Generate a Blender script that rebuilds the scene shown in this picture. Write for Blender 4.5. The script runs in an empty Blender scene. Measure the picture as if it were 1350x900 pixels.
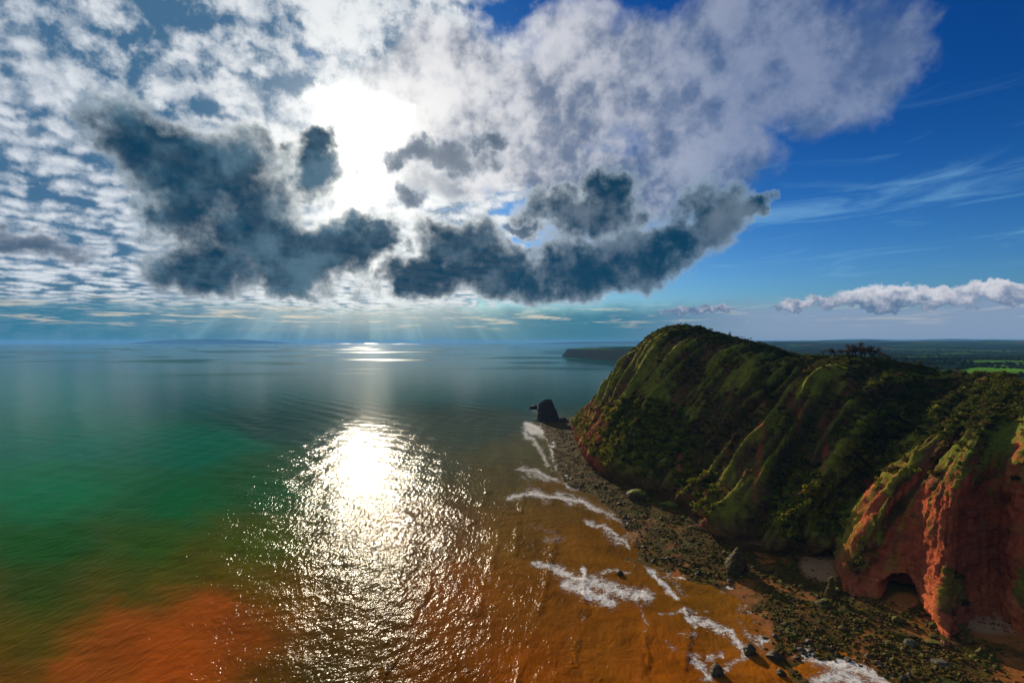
import bpy, math, random
import numpy as np
from mathutils import Vector

# ------------------------------------------------------------------ camera
H, F, CX, CY = 120.0, 700.0, 675.0, 450.0      # drone height (m), focal length and centre in photo pixels
SC = bpy.context.scene
COL = SC.collection
cam_d = bpy.data.cameras.new('camera'); cam = bpy.data.objects.new('camera', cam_d)
COL.objects.link(cam); cam.location = (0, 0, H); cam.rotation_euler = (math.radians(90), 0, 0)
cam_d.sensor_width = 36.0; cam_d.lens = 36.0 * F / 1350.0
cam_d.clip_start = 0.5; cam_d.clip_end = 120000.0
SC.camera = cam
SC.view_settings.view_transform = 'Standard'; SC.view_settings.look = 'None'
SC.view_settings.gamma = 1.0; SC.view_settings.exposure = 0.4
SC.view_settings.use_curve_mapping = False
SC.cycles.max_bounces = 6; SC.cycles.volume_bounces = 1
SC.cycles.sample_clamp_indirect = 4.0
SC.cycles.use_denoising = True

def ang(px, py):
    """photo pixel -> azimuth, elevation in degrees (azimuth 0 = +Y)"""
    x = (px - CX) / F; z = (CY - py) / F
    return math.degrees(math.atan(x)), math.degrees(math.atan2(z, math.hypot(1, x)))
def at(px, py, d):
    """pixel at depth d -> world"""
    return np.array([(px - CX) / F * d, d, H - (py - CY) / F * d])
def gnd(px, py, z=0.0):
    """pixel -> world point on the level z"""
    return at(px, py, (H - z) * F / (py - CY))

SUN_AZ, SUN_EL = ang(487, 222)
SUN = Vector((math.sin(math.radians(SUN_AZ)) * math.cos(math.radians(SUN_EL)),
              math.cos(math.radians(SUN_AZ)) * math.cos(math.radians(SUN_EL)), math.sin(math.radians(SUN_EL))))
sun_d = bpy.data.lights.new('sun', 'SUN'); sun_d.energy = 4.3; sun_d.angle = math.radians(0.5)
sun_d.color = (1.0, 0.86, 0.64)
sun = bpy.data.objects.new('sun', sun_d); COL.objects.link(sun)
sun.rotation_euler = (-SUN).to_track_quat('-Z', 'Y').to_euler()
sun.location = (0, 0, 400)

# ------------------------------------------------------------------ node helper
class G:
    """tiny expression builder over a node tree"""
    def __init__(s, tree): s.t = tree
    def new(s, kind): return s.t.nodes.new(kind)
    def put(s, sock, v):
        if isinstance(v, V): s.t.links.new(v.s, sock)
        elif isinstance(v, bpy.types.NodeSocket): s.t.links.new(v, sock)
        else:
            try: sock.default_value = v
            except Exception: sock.default_value = (*v, 1.0)[:4]
    def math(s, op, *a, clamp=False):
        n = s.new('ShaderNodeMath'); n.operation = op; n.use_clamp = clamp
        for i, v in enumerate(a): s.put(n.inputs[i], v)
        return V(s, n.outputs[0])
    def vmath(s, op, *a, out=0):
        n = s.new('ShaderNodeVectorMath'); n.operation = op
        for i, v in enumerate(a): s.put(n.inputs[i], v)
        return V(s, n.outputs[out])
    def comb(s, x, y, z):
        n = s.new('ShaderNodeCombineXYZ')
        for i, v in enumerate((x, y, z)): s.put(n.inputs[i], v)
        return V(s, n.outputs[0])
    def sep(s, v):
        n = s.new('ShaderNodeSeparateXYZ'); s.put(n.inputs[0], v)
        return [V(s, o) for o in n.outputs]
    def smooth(s, x, a, b, lo=0.0, hi=1.0, kind='SMOOTHSTEP'):
        n = s.new('ShaderNodeMapRange'); n.interpolation_type = kind
        s.put(n.inputs['Value'], x)
        for k, v in (('From Min', a), ('From Max', b), ('To Min', lo), ('To Max', hi)): s.put(n.inputs[k], v)
        return V(s, n.outputs[0])
    def lin(s, x, a, b, lo=0.0, hi=1.0): return s.smooth(x, a, b, lo, hi, 'LINEAR')
    def noise(s, vec, scale, detail=4.0, rough=0.5, lac=2.0, dist=0.0, col=False, dim='3D'):
        n = s.new('ShaderNodeTexNoise'); n.noise_dimensions = dim
        s.put(n.inputs['W' if dim == '1D' else 'Vector'], vec)
        for k, v in (('Scale', scale), ('Detail', detail), ('Roughness', rough), ('Lacunarity', lac), ('Distortion', dist)):
            s.put(n.inputs[k], v)
        return V(s, n.outputs['Color' if col else 'Fac'])
    def voro(s, vec, scale, feature='F1', out='Distance', smooth=0.6, rnd=1.0, dim='3D'):
        n = s.new('ShaderNodeTexVoronoi'); n.voronoi_dimensions = dim; n.feature = feature; s.put(n.inputs['Vector'], vec)
        n.inputs['Scale'].default_value = scale; n.inputs['Randomness'].default_value = rnd
        if feature == 'SMOOTH_F1': n.inputs['Smoothness'].default_value = smooth
        return V(s, n.outputs[out])
    def mix(s, f, a, b, mode='MIX'):
        n = s.new('ShaderNodeMix'); n.data_type = 'RGBA'; n.blend_type = mode; n.clamp_factor = True
        s.put(n.inputs[0], f)
        for i, v in ((6, a), (7, b)):
            s.put(n.inputs[i], v if not isinstance(v, tuple) else (*v[:3], 1.0))
        return V(s, n.outputs[2])
    def attr(s, name, out='Color'):
        n = s.new('ShaderNodeAttribute'); n.attribute_name = name
        return V(s, n.outputs[out])
class V:
    def __init__(s, g, sock): s.g = g; s.s = sock
    def __add__(s, o): return s.g.math('ADD', s, o)
    __radd__ = __add__
    def __sub__(s, o): return s.g.math('SUBTRACT', s, o)
    def __rsub__(s, o): return s.g.math('SUBTRACT', o, s)
    def __mul__(s, o): return s.g.math('MULTIPLY', s, o)
    __rmul__ = __mul__
    def __truediv__(s, o): return s.g.math('DIVIDE', s, o)
    def __rtruediv__(s, o): return s.g.math('DIVIDE', o, s)
    def clamp(s): return s.g.math('ADD', s, 0.0, clamp=True)
    def max(s, o): return s.g.math('MAXIMUM', s, o)
    def min(s, o): return s.g.math('MINIMUM', s, o)
    def pow(s, o): return s.g.math('POWER', s, o)
    def exp(s): return s.g.math('EXPONENT', s)

def lin(r, g, b):
    """sRGB 0-255 -> linear"""
    f = lambda c: c / 255 / 12.92 if c / 255 <= .04045 else ((c / 255 + .055) / 1.055) ** 2.4
    return (f(r), f(g), f(b))

# ------------------------------------------------------------------ sky
def build_sky():
    w = bpy.data.worlds.new('World'); SC.world = w; w.use_nodes = True
    w.cycles.sampling_method = 'MANUAL'; w.cycles.sample_map_resolution = 256
    t = w.node_tree; t.nodes.clear(); g = G(t)
    out = t.nodes.new('ShaderNodeOutputWorld'); bg = t.nodes.new('ShaderNodeBackground')
    t.links.new(bg.outputs[0], out.inputs[0])
    K = 0.1                                                # background strength
    bg.inputs['Strength'].default_value = K
    tc = t.nodes.new('ShaderNodeTexCoord'); d = V(g, tc.outputs['Generated'])
    x, y, z = g.sep(d)
    sky = t.nodes.new('ShaderNodeTexSky'); sky.sky_type = 'NISHITA'; sky.sun_disc = False
    sky.sun_elevation = math.radians(SUN_EL); sky.sun_rotation = math.radians(SUN_AZ)
    sky.altitude = 100; sky.air_density = 1.2; sky.dust_density = 0.6; sky.ozone_density = 3.5
    hs = t.nodes.new('ShaderNodeHueSaturation'); t.links.new(sky.outputs[0], hs.inputs['Color'])
    hs.inputs['Saturation'].default_value = 1.35; hs.inputs['Value'].default_value = 1.0
    R2D = 57.29578
    A = g.math('ARCTAN2', x, y) * R2D
    E = g.math('ARCSINE', z) * R2D
    cs = g.vmath('DOT_PRODUCT', d, tuple(SUN), out=1)
    th = g.math('ARCCOSINE', g.math('MINIMUM', cs, 0.99999)) * R2D          # degrees from the sun
    # clear air: Nishita, deepened away from the sun as in a polarised sky
    clear = g.mix(1.0, V(g, hs.outputs[0]), g.mix(g.smooth(E, 0, 22), (0.22, 0.42, 0.74), (0.065, 0.24, 0.48)), 'MULTIPLY')
    # plane projection for the high layer
    zz = g.math('MAXIMUM', z, 0.012)
    p = g.comb(x / (zz + 0.10), y / (zz + 0.10), 0.0)
    n_w = g.noise(d, 5.0, 4, .55, col=True)
    wx, wy, wz = g.sep(n_w)
    n_w2 = g.noise(d, 17.0, 4, .6, col=True)
    vx, vy, vz = g.sep(n_w2)
    Aw = A + (wx - .5) * 11.0 + (vx - .5) * 6.0
    Ew = E + (wy - .5) * 8.0 + (vy - .5) * 4.5
    def S(v): return tuple(c * .86 / K for c in v)             # target radiance -> colour before strength
    def union(blobs, a=Aw, e=Ew, k=.35):
        acc = None
        for (px, py, rx, ry) in blobs:
            a0, e0 = ang(px, py); a1, _ = ang(px + rx, py); _, e1 = ang(px, py - ry)
            q = ((a - a0) * (1 / (a1 - a0)))
            r = ((e - e0) * (1 / (e1 - e0)))
            v = 1.0 - (q * q + r * r)
            acc = v if acc is None else g.math('SMOOTH_MAX', acc, v, k)
        return acc
    fb1 = g.noise(d, 8.0, 6, .6)
    fb2 = g.noise(d, 24.0, 6, .62)
    fbs = g.noise(d, 6.0, 4, .5)
    fb3 = g.noise(d, 70.0, 4, .6)
    # the same clouds sampled a little nearer the sun: which side of a billow faces it
    d2 = g.vmath('ADD', d, tuple(SUN * .022))
    fb2s = g.noise(d2, 24.0, 4, .62)
    lit = g.smooth(fb2 - fb2s, -.16, .16)
    fb1s = g.noise(g.vmath('ADD', d, tuple(SUN * .05)), 8.0, 4, .6)
    lit1 = g.smooth(fb1 - fb1s, -.15, .15)
    glow = g.math('EXPONENT', th * th * (-1 / (2 * 5.6 ** 2)))
    glow2 = g.math('EXPONENT', th * th * (-1 / (2 * 15.0 ** 2)))
    # ---- high broken layer (mackerel sky), thick on the sun's side, thinning to the right
    pw = g.vmath('ADD', p, g.vmath('MULTIPLY', g.vmath('SUBTRACT', n_w2, (.5, .5, .5)), (.34, .34, .0)))
    cell = g.voro(pw, 6.6, 'SMOOTH_F1', smooth=.45, dim='2D')
    rip = g.noise(g.vmath('MULTIPLY', pw, (1.0, 1.7, 1.0)), 4.6, 5, .6, dim='2D')
    puff = (1.0 - cell * 1.7) * .66 + rip * .60 + (fb1 - .5) * .7 + (fb2 - .5) * .35
    cover = g.smooth(A, 6.0, -12.0, 0.0, 1.25) + (wz - .5) * .9 - g.smooth(E, 5.0, 2.2, 0, .5) - g.smooth(A, 8, 16, 0, .7) - g.smooth(E, 22, 31, 0, .16)
    h_al = g.smooth(puff + cover, .50, 1.25)
    h_shade = g.smooth(puff + (lit - .5) * .35 + (fbs - .5) * .9 + g.smooth(A, -46, -20, -.22, .0) + g.smooth(E, 12, 4, 0, .12), -.10, 1.0)
    h_col = g.mix(h_shade, S(lin(66, 104, 134)), S(lin(200, 207, 216)))
    h_col = g.mix(glow2 * h_shade * .8, h_col, S(lin(246, 246, 240)))
    col = g.mix((h_al * .94).clamp(), clear, h_col)
    # ---- broad lavender-grey sheet above and right of the sun
    B2 = [(585, 95, 90, 66), (700, 150, 150, 90), (830, 110, 180, 95), (960, 100, 170, 90), (1090, 95, 110, 85),
          (900, 220, 110, 60), (960, 215, 44, 40), (640, 210, 150, 60), (770, 235, 120, 50)]
    U2 = union(B2)
    s_d = U2 + (fbs - .5) * 2.0 + (fb2 - .5) * .4 + .45
    s_al = g.smooth(s_d, -.25, .85)
    s_sh = g.smooth((fbs - .5) * 1.0 + (fb1 - .5) * .4 + (lit1 - .5) * .50 + (lit - .5) * .14 + (rip - .5) * .2, -.40, .44)
    s_hi = g.mix(g.smooth(A, -6, 26), S(lin(194, 196, 204)), S(lin(134, 146, 170)))
    s_lo = g.mix(g.smooth(A, -6, 26), S(lin(112, 124, 144)), S(lin(78, 101, 136)))
    s_col = g.mix(s_sh, s_lo, s_hi)
    s_col = g.mix(glow2 * s_sh * .7, s_col, S(lin(240, 238, 236)))
    col = g.mix((s_al * g.smooth(A, 32, 8, .74, .96)).clamp(), col, s_col)
    # deep gap at the top
    # wisps of cirrus on the right
    cirv = g.comb(A * .05, E * .42 - A * .014, 3.0)
    cir = g.noise(cirv, 1.6, 5, .6, dist=.5, dim='2D')
    band = g.math('EXPONENT', (E - 11.4 - A * .03) * (E - 11.4 - A * .03) * -.5)
    c_al = g.smooth(cir + band * .2, .52, .92) * g.smooth(E, 25, 8) * g.smooth(A, 4, 20) * .55
    col = g.mix(c_al, col, S(lin(120, 172, 208)))
    # ---- the sun's own glare through the gap
    core = union([(478, 190, 30, 52), (470, 255, 30, 36), (488, 340, 15, 11), (435, 130, 26, 14), (505, 160, 20, 22)])
    cr = g.smooth(core + (fb1 - .5) * 1.5 + (fb2 - .5) * .9, -1.3, 1.1)
    bright = (cr * .9 + glow * .45).clamp()
    col = g.mix(bright, col, S((1.30, 1.28, 1.20)))
    # ---- low bank under the clouds, with beams falling from the sun
    lowE = g.smooth(E + (wy - .5) * 1.6 + (vy - .5) * 1.6, 4.6, 2.4)
    ph = g.math('ARCTAN2', (A - SUN_AZ), (SUN_EL - E))
    beam = g.noise(ph * 5.0, 1.25, 3, .55, dim='1D')
    beam = g.smooth(beam, .36, .78)
    side = g.smooth(A, 8, 28)
    low_c = g.mix(side, S(lin(36, 108, 138)), S(lin(126, 146, 174)))
    low_c = g.mix((beam * glow2.max(.2) * .75 * g.smooth(A, 8, -4)).clamp(), low_c, S(lin(150, 196, 206)))
    low_c = g.mix((g.math('EXPONENT', (A - SUN_AZ) * (A - SUN_AZ) * -.006) * g.smooth(E, 0.0, 3.2, .12, .55)).clamp(), low_c, S(lin(206, 208, 196)))
    st = g.noise(g.comb(A * .10, E * 1.1, 1.0), 2.0, 5, .62, dist=.35, dim='2D')
    low_c = g.mix((g.smooth(st, .52, .70) * g.smooth(E, .9, 2.2) * g.smooth(A, 24, 0, .2, .62)).clamp(), low_c, S(lin(232, 214, 186)))
    col = g.mix((lowE * .93).clamp(), col, low_c)
    # ---- white cumulus heads above the land on the right
    B4 = [(1080, 401, 70, 8), (1160, 392, 70, 19), (1230, 391, 65, 13), (1310, 386, 60, 17), (1390, 384, 60, 16), (1040, 407, 30, 4),
          (905, 411, 36, 5), (945, 408, 30, 7)]
    Af = A + (vx - .5) * 2.2; Ef = E + (vy - .5) * 1.6 + (fb3 - .5) * 2.2
    U4 = union(B4, Af, Ef)
    q_al = g.smooth(U4 + (fb3 - .5) * 1.2, -.1, .45)
    base = g.smooth(E + (fb3 - .5) * 3.4 + (fb2 - .5) * 1.5, 2.6, 5.0)
    q_col = g.mix(base, S(lin(78, 106, 140)), S(lin(206, 205, 212)))
    col = g.mix((q_al * .93).clamp(), col, q_col)
    # ---- dark shadowed cumulus in front
    B1 = [(205, 200, 74, 58), (268, 222, 92, 66), (300, 285, 92, 72), (272, 348, 66, 46), (335, 322, 78, 54), (222, 262, 50, 50), (402, 222, 46, 38),
          (395, 330, 70, 42), (455, 318, 60, 32), (497, 308, 36, 20), (372, 362, 55, 24), (418, 196, 26, 20),
          (560, 366, 76, 32), (620, 338, 66, 42), (690, 358, 100, 38), (780, 345, 105, 42), (860, 322, 85, 42), (935, 290, 54, 46),
          (740, 282, 66, 30), (808, 262, 42, 36), (988, 281, 30, 14), (515, 378, 26, 18)]
    U1 = union(B1, k=.6)
    k_d = U1 + (fbs - .5) * .7 + (fb1 - .5) * 1.6 + (fb2 - .5) * .9 + (fb3 - .5) * .55 + .10
    k_al = g.smooth(k_d, -.42, .36)
    k_th = g.smooth(k_d + (lit1 - .5) * -.25, -.10, .95)
    k_var = g.smooth((fbs - .5) * .7 + (fb1 - .5) * .5 + (lit1 - .5) * .40 + (fb2 - .5) * .2, -.22, .52)
    dark = g.mix(k_var, S(lin(9, 55, 80)), g.mix(g.smooth(A, -22, 6), S(lin(78, 112, 132)), S(lin(102, 118, 134))))
    rim = g.mix(glow2, S(lin(120, 145, 168)), S(lin(226, 228, 224)))
    k_col = g.mix(k_th.pow(.62), rim, dark)
    col = g.mix((k_al * .97).clamp(), col, k_col)
    # small grey scraps across the glare
    B5 = [(545, 208, 46, 20), (600, 215, 60, 24), (652, 194, 26, 16), (558, 272, 32, 15), (520, 225, 20, 20), (690, 300, 26, 8), (60, 322, 90, 18)]
    U5 = union(B5)
    m_d = U5 + (fb1 - .5) * 1.4 + (fb2 - .5) * 1.3
    col = g.mix(g.smooth(m_d, -.3, .7) * .85, col, g.mix(g.smooth(m_d, 0, 1), S(lin(168, 176, 188)), S(lin(72, 92, 114))))
    # below the horizon: plain
    col = g.mix(g.smooth(z, -.002, -.02), col, S(lin(60, 100, 120)))
    t.links.new(col.s, bg.inputs['Color'])
build_sky()
# ------------------------------------------------------------------ numpy helpers
rng = np.random.default_rng(7); random.seed(7)
_perm = rng.permutation(256); _perm = np.concatenate([_perm, _perm]); 
_ga = rng.uniform(0, 2 * np.pi, 256); _gx, _gy = np.cos(_ga), np.sin(_ga)
def pn(x, y, seed=0):
    """2-D gradient noise, about -1..1"""
    x = np.asarray(x, float) + seed * 17.31; y = np.asarray(y, float) + seed * 9.73
    xi = np.floor(x).astype(int); yi = np.floor(y).astype(int); xf = x - xi; yf = y - yi
    u = xf * xf * xf * (xf * (xf * 6 - 15) + 10); v = yf * yf * yf * (yf * (yf * 6 - 15) + 10)
    def h(i, j, dx, dy):
        k = _perm[(_perm[(i) & 255] + j) & 255]
        return _gx[k] * dx + _gy[k] * dy
    a = h(xi, yi, xf, yf); b = h(xi + 1, yi, xf - 1, yf); c = h(xi, yi + 1, xf, yf - 1); d = h(xi + 1, yi + 1, xf - 1, yf - 1)
    return ((a + (b - a) * u) + ((c + (d - c) * u) - (a + (b - a) * u)) * v) * 1.5
def fbm(x, y, o=4, seed=0, r=.5):
    s = 0; a = 1; n = 0
    for i in range(o):
        s = s + a * pn(x * 2 ** i, y * 2 ** i, seed + i); n += a; a *= r
    return s / n
def ridged(x, y, o=3, seed=0):
    s = 0; a = 1; n = 0
    for i in range(o):
        s = s + a * (1 - np.abs(pn(x * 2 ** i, y * 2 ** i, seed + i))); n += a; a *= .5
    return s / n
def sst(a, b, x):
    t = np.clip((np.asarray(x, float) - a) / (b - a), 0, 1); return t * t * (3 - 2 * t)
def mixc(c1, c2, f): return c1 + (c2 - c1) * np.asarray(f)[..., None]
def catmull(P, u):
    """P (n,k), u in 0..n-1 -> interpolated"""
    P = np.asarray(P, float); n = len(P); i = np.clip(np.floor(u).astype(int), 0, n - 2); f = (u - i)[..., None]
    p0 = P[np.clip(i - 1, 0, n - 1)]; p1 = P[i]; p2 = P[i + 1]; p3 = P[np.clip(i + 2, 0, n - 1)]
    return .5 * (2 * p1 + (p2 - p0) * f + (2 * p0 - 5 * p1 + 4 * p2 - p3) * f ** 2 + (3 * p1 - p0 - 3 * p2 + p3) * f ** 3)
def polydist(px, py, line):
    """distance to a polyline and the signed side (left positive) at the nearest segment"""
    best = np.full(np.shape(px), 1e9); sd = np.zeros(np.shape(px))
    for (x0, y0), (x1, y1) in zip(line[:-1], line[1:]):
        dx, dy = x1 - x0, y1 - y0; L = dx * dx + dy * dy
        t = np.clip(((px - x0) * dx + (py - y0) * dy) / L, 0, 1)
        d = np.hypot(px - x0 - t * dx, py - y0 - t * dy); m = d < best
        best = np.where(m, d, best); sd = np.where(m, np.sign(dx * (py - y0) - dy * (px - x0)), sd)
    return best, sd

def mesh_np(name, verts, faces, mat=None, smooth=True, attrs=None):
    """verts (n,3), faces (m,k) -> mesh datablock"""
    me = bpy.data.meshes.new(name)
    verts = np.ascontiguousarray(verts, np.float32); faces = np.ascontiguousarray(faces, np.int32); k = faces.shape[1]
    me.vertices.add(len(verts)); me.vertices.foreach_set('co', verts.ravel())
    me.loops.add(faces.size); me.loops.foreach_set('vertex_index', faces.ravel())
    me.polygons.add(len(faces)); me.polygons.foreach_set('loop_start', np.arange(0, faces.size, k, dtype=np.int32))
    me.polygons.foreach_set('use_smooth', np.full(len(faces), smooth))
    for an, av in (attrs or {}).items():
        av = np.asarray(av, np.float32)
        if av.ndim == 1: me.attributes.new(an, 'FLOAT', 'POINT').data.foreach_set('value', av)
        else:
            c = np.ones((len(av), 4), np.float32); c[:, :3] = av
            me.attributes.new(an, 'FLOAT_COLOR', 'POINT').data.foreach_set('color', c.ravel())
    me.update(calc_edges=True)
    if mat: me.materials.append(mat)
    return me
def obj(name, me, parent=None, label=None, cat=None, group=None, kind=None, loc=None, rz=None):
    o = bpy.data.objects.new(name, me); COL.objects.link(o)
    if parent: o.parent = parent
    if label: o['label'] = label
    if cat: o['category'] = cat
    if group: o['group'] = group
    if kind: o['kind'] = kind
    if loc is not None: o.location = tuple(float(c) for c in loc)
    if rz is not None: o.rotation_euler = (0, 0, rz)
    return o
def grid_faces(nr, nc):
    i = np.arange(nr - 1)[:, None] * nc + np.arange(nc - 1)[None, :]
    return np.stack([i, i + 1, i + nc + 1, i + nc], -1).reshape(-1, 4)
def vnormals(P):
    """normals of a (r,c,3) grid"""
    a = np.gradient(P, axis=0); b = np.gradient(P, axis=1)
    n = np.cross(b, a); return n / (np.linalg.norm(n, axis=-1, keepdims=True) + 1e-9)

def material(name):
    m = bpy.data.materials.new(name); m.use_nodes = True
    t = m.node_tree; g = G(t); b = t.nodes['Principled BSDF']
    return m, g, b
def geo_pos(g):
    n = g.new('ShaderNodeNewGeometry'); return V(g, n.outputs['Position'])
def bump(g, b, h, dist=1.0, strength=1.0):
    n = g.new('ShaderNodeBump'); g.put(n.inputs['Height'], h); n.inputs['Distance'].default_value = dist
    g.put(n.inputs['Strength'], strength)
    g.t.links.new(n.outputs[0], b.inputs['Normal'])

# ------------------------------------------------------------------ shared lines of the place
# waterline (low tide) and foot of the cliffs, read off the photograph at sea level
WATER = [(300, 1000), (190, 905)] + [tuple(gnd(*p)[:2]) for p in
         [(752, 552), (715, 557), (722, 575), (732, 596), (738, 616), (752, 640), (790, 655), (818, 676), (835, 705), (852, 735), (895, 757),
          (965, 772), (1000, 800), (1008, 838), (1026, 866), (1062, 861), (1112, 868), (1160, 886), (1205, 912), (1270, 965)]] + [(160, 120), (175, 40), (190, -60)]
def S_(Bp, Cp, T=None, M=None, N=None, bz=3.0):
    B = gnd(*Bp, bz) if len(Bp) == 2 else np.array(Bp, float)
    C = at(*Cp) if len(Cp) == 3 and Cp[0] > 600 else np.array(Cp, float)
    D = C - B
    def q(h, z): return np.array([B[0] + D[0] * h, B[1] + D[1] * h, B[2] + D[2] * z])
    return [B, at(*T) if T else q(.035, .12), at(*M) if M else q(.33, .47), at(*N) if N else q(.68, .82), C]
ST = [
 S_((250, 940, 2), (215, 880, 40)),
 S_((150, 850, 2), (150, 815, 40)),
 S_((97, 790, 1), (782, 540, 752)),
 S_((764, 577), (806, 506, 690)),
 S_((772, 600), (833, 467, 632)),
 S_((790, 621), (866, 436, 588)),
 S_((840, 642), (903, 428, 560)),
 S_((880, 656), (950, 439, 532)),
 S_((912, 680), (1003, 453, 506)),
 S_((948, 711), (1058, 468, 480)),
 S_((1010, 727), (1112, 470, 452)),
 S_((1065, 732), (1182, 477, 428)),
 S_((1106, 734), (1250, 490, 400), M=(1150, 645, 325), N=(1215, 545, 365)),
 S_((1111, 775), (1300, 492, 370), (1124, 735, 262), (1182, 632, 279), (1262, 560, 304)),
 S_((1150, 786), (1306, 494, 368), (1150, 752, 257), (1176, 690, 266), (1242, 598, 284)),
 S_((1188, 796), (1314, 495, 362), (1186, 757, 251), (1194, 690, 262), (1246, 602, 277)),
 S_((1214, 800), (1320, 496, 355), (1210, 760, 246), (1216, 690, 255), (1257, 604, 270)),
 S_((1250, 840), (1334, 498, 342), (1242, 790, 222), (1250, 700, 240), (1275, 604, 257)),
 S_((1276, 818), (1346, 500, 332), (1276, 780, 235), (1274, 700, 247), (1292, 610, 262)),
 S_((1318, 812), (1362, 502, 320), (1316, 764, 241), (1314, 690, 252), (1326, 602, 264)),
 S_((1340, 832), (1392, 500, 310), (1342, 780, 223), (1350, 690, 238), (1358, 590, 252)),
 S_((218, 196, 4), (330, 285, 98)),
 S_((246, 170, 4), (350, 235, 100)),
 S_((236, 110, 4), (360, 150, 104)),
 S_((262, 30, 4), (380, 60, 104)),
 S_((280, -60, 4), (400, -40, 104)),
]
ST = np.array(ST)                                   # (stations, 5 levels, 3)
FOOT = [tuple(s[0][:2]) for s in ST]
# ------------------------------------------------------------------ the headland: one lofted land surface
NS, NT, NB = 1000, 290, 40
TL = np.array([0, .14, .42, .72, 1.0])              # level of each control row
def loft():
    fine = catmull(ST.reshape(len(ST), -1), np.linspace(0, len(ST) - 1, 4000)).reshape(4000, 5, 3)
    # spread the columns by how large they appear: arc length of the middle row over distance
    mid = fine[:, 0] * .5 + fine[:, 2] * .5; seg = np.linalg.norm(np.diff(mid, axis=0), axis=1)
    dist = np.linalg.norm(mid[:-1] - np.array([0, 0, H]), axis=1)
    w = np.concatenate([[0], np.cumsum(seg / dist ** .8)]); w /= w[-1]
    su = np.interp(np.linspace(0, 1, NS), w, np.linspace(0, len(ST) - 1, 4000))
    cols = catmull(ST.reshape(len(ST), -1), su).reshape(NS, 5, 3)
    tu = np.linspace(0, 1, NT); lv = np.interp(tu, TL, np.arange(5))
    P = catmull(cols.transpose(1, 0, 2).reshape(5, -1), lv).reshape(NT, NS, 3)
    arc = np.concatenate([[0], np.cumsum(np.linalg.norm(np.diff(cols[:, 0] * .6 + cols[:, 4] * .4, axis=0), axis=1))])
    return P, su, tu, arc
P0, SU, TU, ARC = loft()
Sg, Tg = np.meshgrid(ARC, TU)                        # metres along the coast, level 0..1
Ug = np.broadcast_to(SU[None, :], Sg.shape)
N0 = vnormals(P0)
if N0[NT // 2, NS // 2, 0] > 0: N0 = -N0
butt = sst(12.4, 13.2, Ug)                           # the bare red buttresses on the right
# ribs and gullies run up and down the slope, bending a little and branching below
warp = fbm(Sg / 60, Tg * 2.2, 3, 3) * 12 - 62 * Tg * (1 - butt) - 20 * Tg * butt + (Tg - .5) * 16 * np.sin(Sg / 47.0)
rib1 = 1 - np.abs(pn((Sg + warp) / 34, Tg * .9, 11)) * 1.5
rib2 = 1 - np.abs(pn((Sg + warp * 1.2) / 14, Tg * 1.7 + 3, 12)) * 1.5
rib3 = 1 - np.abs(pn((Sg + warp * 1.1) / 6.0, Tg * 2.6, 13)) * 1.5
env = sst(0, .10, Tg) * sst(1.02, .72, Tg)
amp = env * (1 - .80 * butt)
disp = amp * (rib1 - .55) * 10.0 + amp * (rib2 - .5) * 6.4 + amp * (rib3 - .5) * 2.4
disp += fbm(Sg / 9, Tg * 14, 4, 21) * (.5 + .9 * env) + fbm(Sg / 3.2, Tg * 42, 3, 23) * .55
NM = vnormals(P0 + N0 * disp[..., None])
if np.mean(np.sum(NM * N0, -1)) < 0: NM = -NM
# bare faces: vertical flutes and bedding ledges
Zl = P0[..., 2]
flute = (1 - np.abs(pn((Sg + fbm(Sg / 20, Tg * 3, 2, 41) * 3) / 2.8, Tg * .6, 31)) * 2)
ledge = np.abs(((Zl + fbm(Sg / 40, Tg, 2, 5) * 2) / 3.1) % 1 - .5) * 2
bare = butt * sst(.80, .66, Tg)
disp += bare * (flute * .75 + (ledge - .5) * .25 + fbm(Sg / 3, Zl / 3, 4, 33) * .45)
toe = sst(.17, .10, Tg) * (1 - butt * .4)
def blocks(a, b, sd):
    # piecewise-constant: fractured blocks with sharp edges
    i = np.floor(b).astype(int); j = np.floor(a + .37 * (i % 7)).astype(int)
    return _perm[(_perm[(j + sd) & 255] + i) & 255] / 255.0 - .5
wj = fbm(Sg / 4, Zl / 4, 3, 44) * 1.6
blk = blocks((Sg + wj) / 4.5, (Zl + wj) / 2.6, 3) * .9 + blocks((Sg + wj) / 2.0, (Zl + wj) / 1.2, 9) * .45
disp += np.clip(bare * (.22 + .7 * sst(.30, .14, Tg)) + toe * .9 * (1 - bare), 0, 1) * blk * 1.2
crack = sst(.16, .0, np.abs(pn((Sg + wj * 1.5) / 7.5, Zl / 26, 47)))
disp -= bare * crack * 1.9
disp += toe * (fbm(Sg / 6, Zl / 5, 4, 35) * 2.0 + (ledge - .5) * .5)
disp *= 1 - .75 * sst(.97, 1, Tg)
HP = P0 + N0 * disp[..., None]
# waves have cut a cave into the near buttress
uc = 15.15
ca = ((Ug - uc) / .86) ** 2 + (np.maximum(Zl - 2.0, 0) / 7.8) ** 2
cave = sst(1.05, .62, ca + fbm(Sg / 3.5, Zl / 3.5, 3, 51) * .22)
inn = np.array([.62, .78, 0]); HP = HP + cave[..., None] * inn * 27.0
# undercut notch round the foot
notch = np.exp(-((Zl - 3.2) / 2.0) ** 2) * (1 - cave) * butt
HP = HP + (notch * .9)[..., None] * (-N0) * np.array([1, 1, 0])
HP[0, :, 2] -= 4; HP[1, :, 2] -= 2
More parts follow.
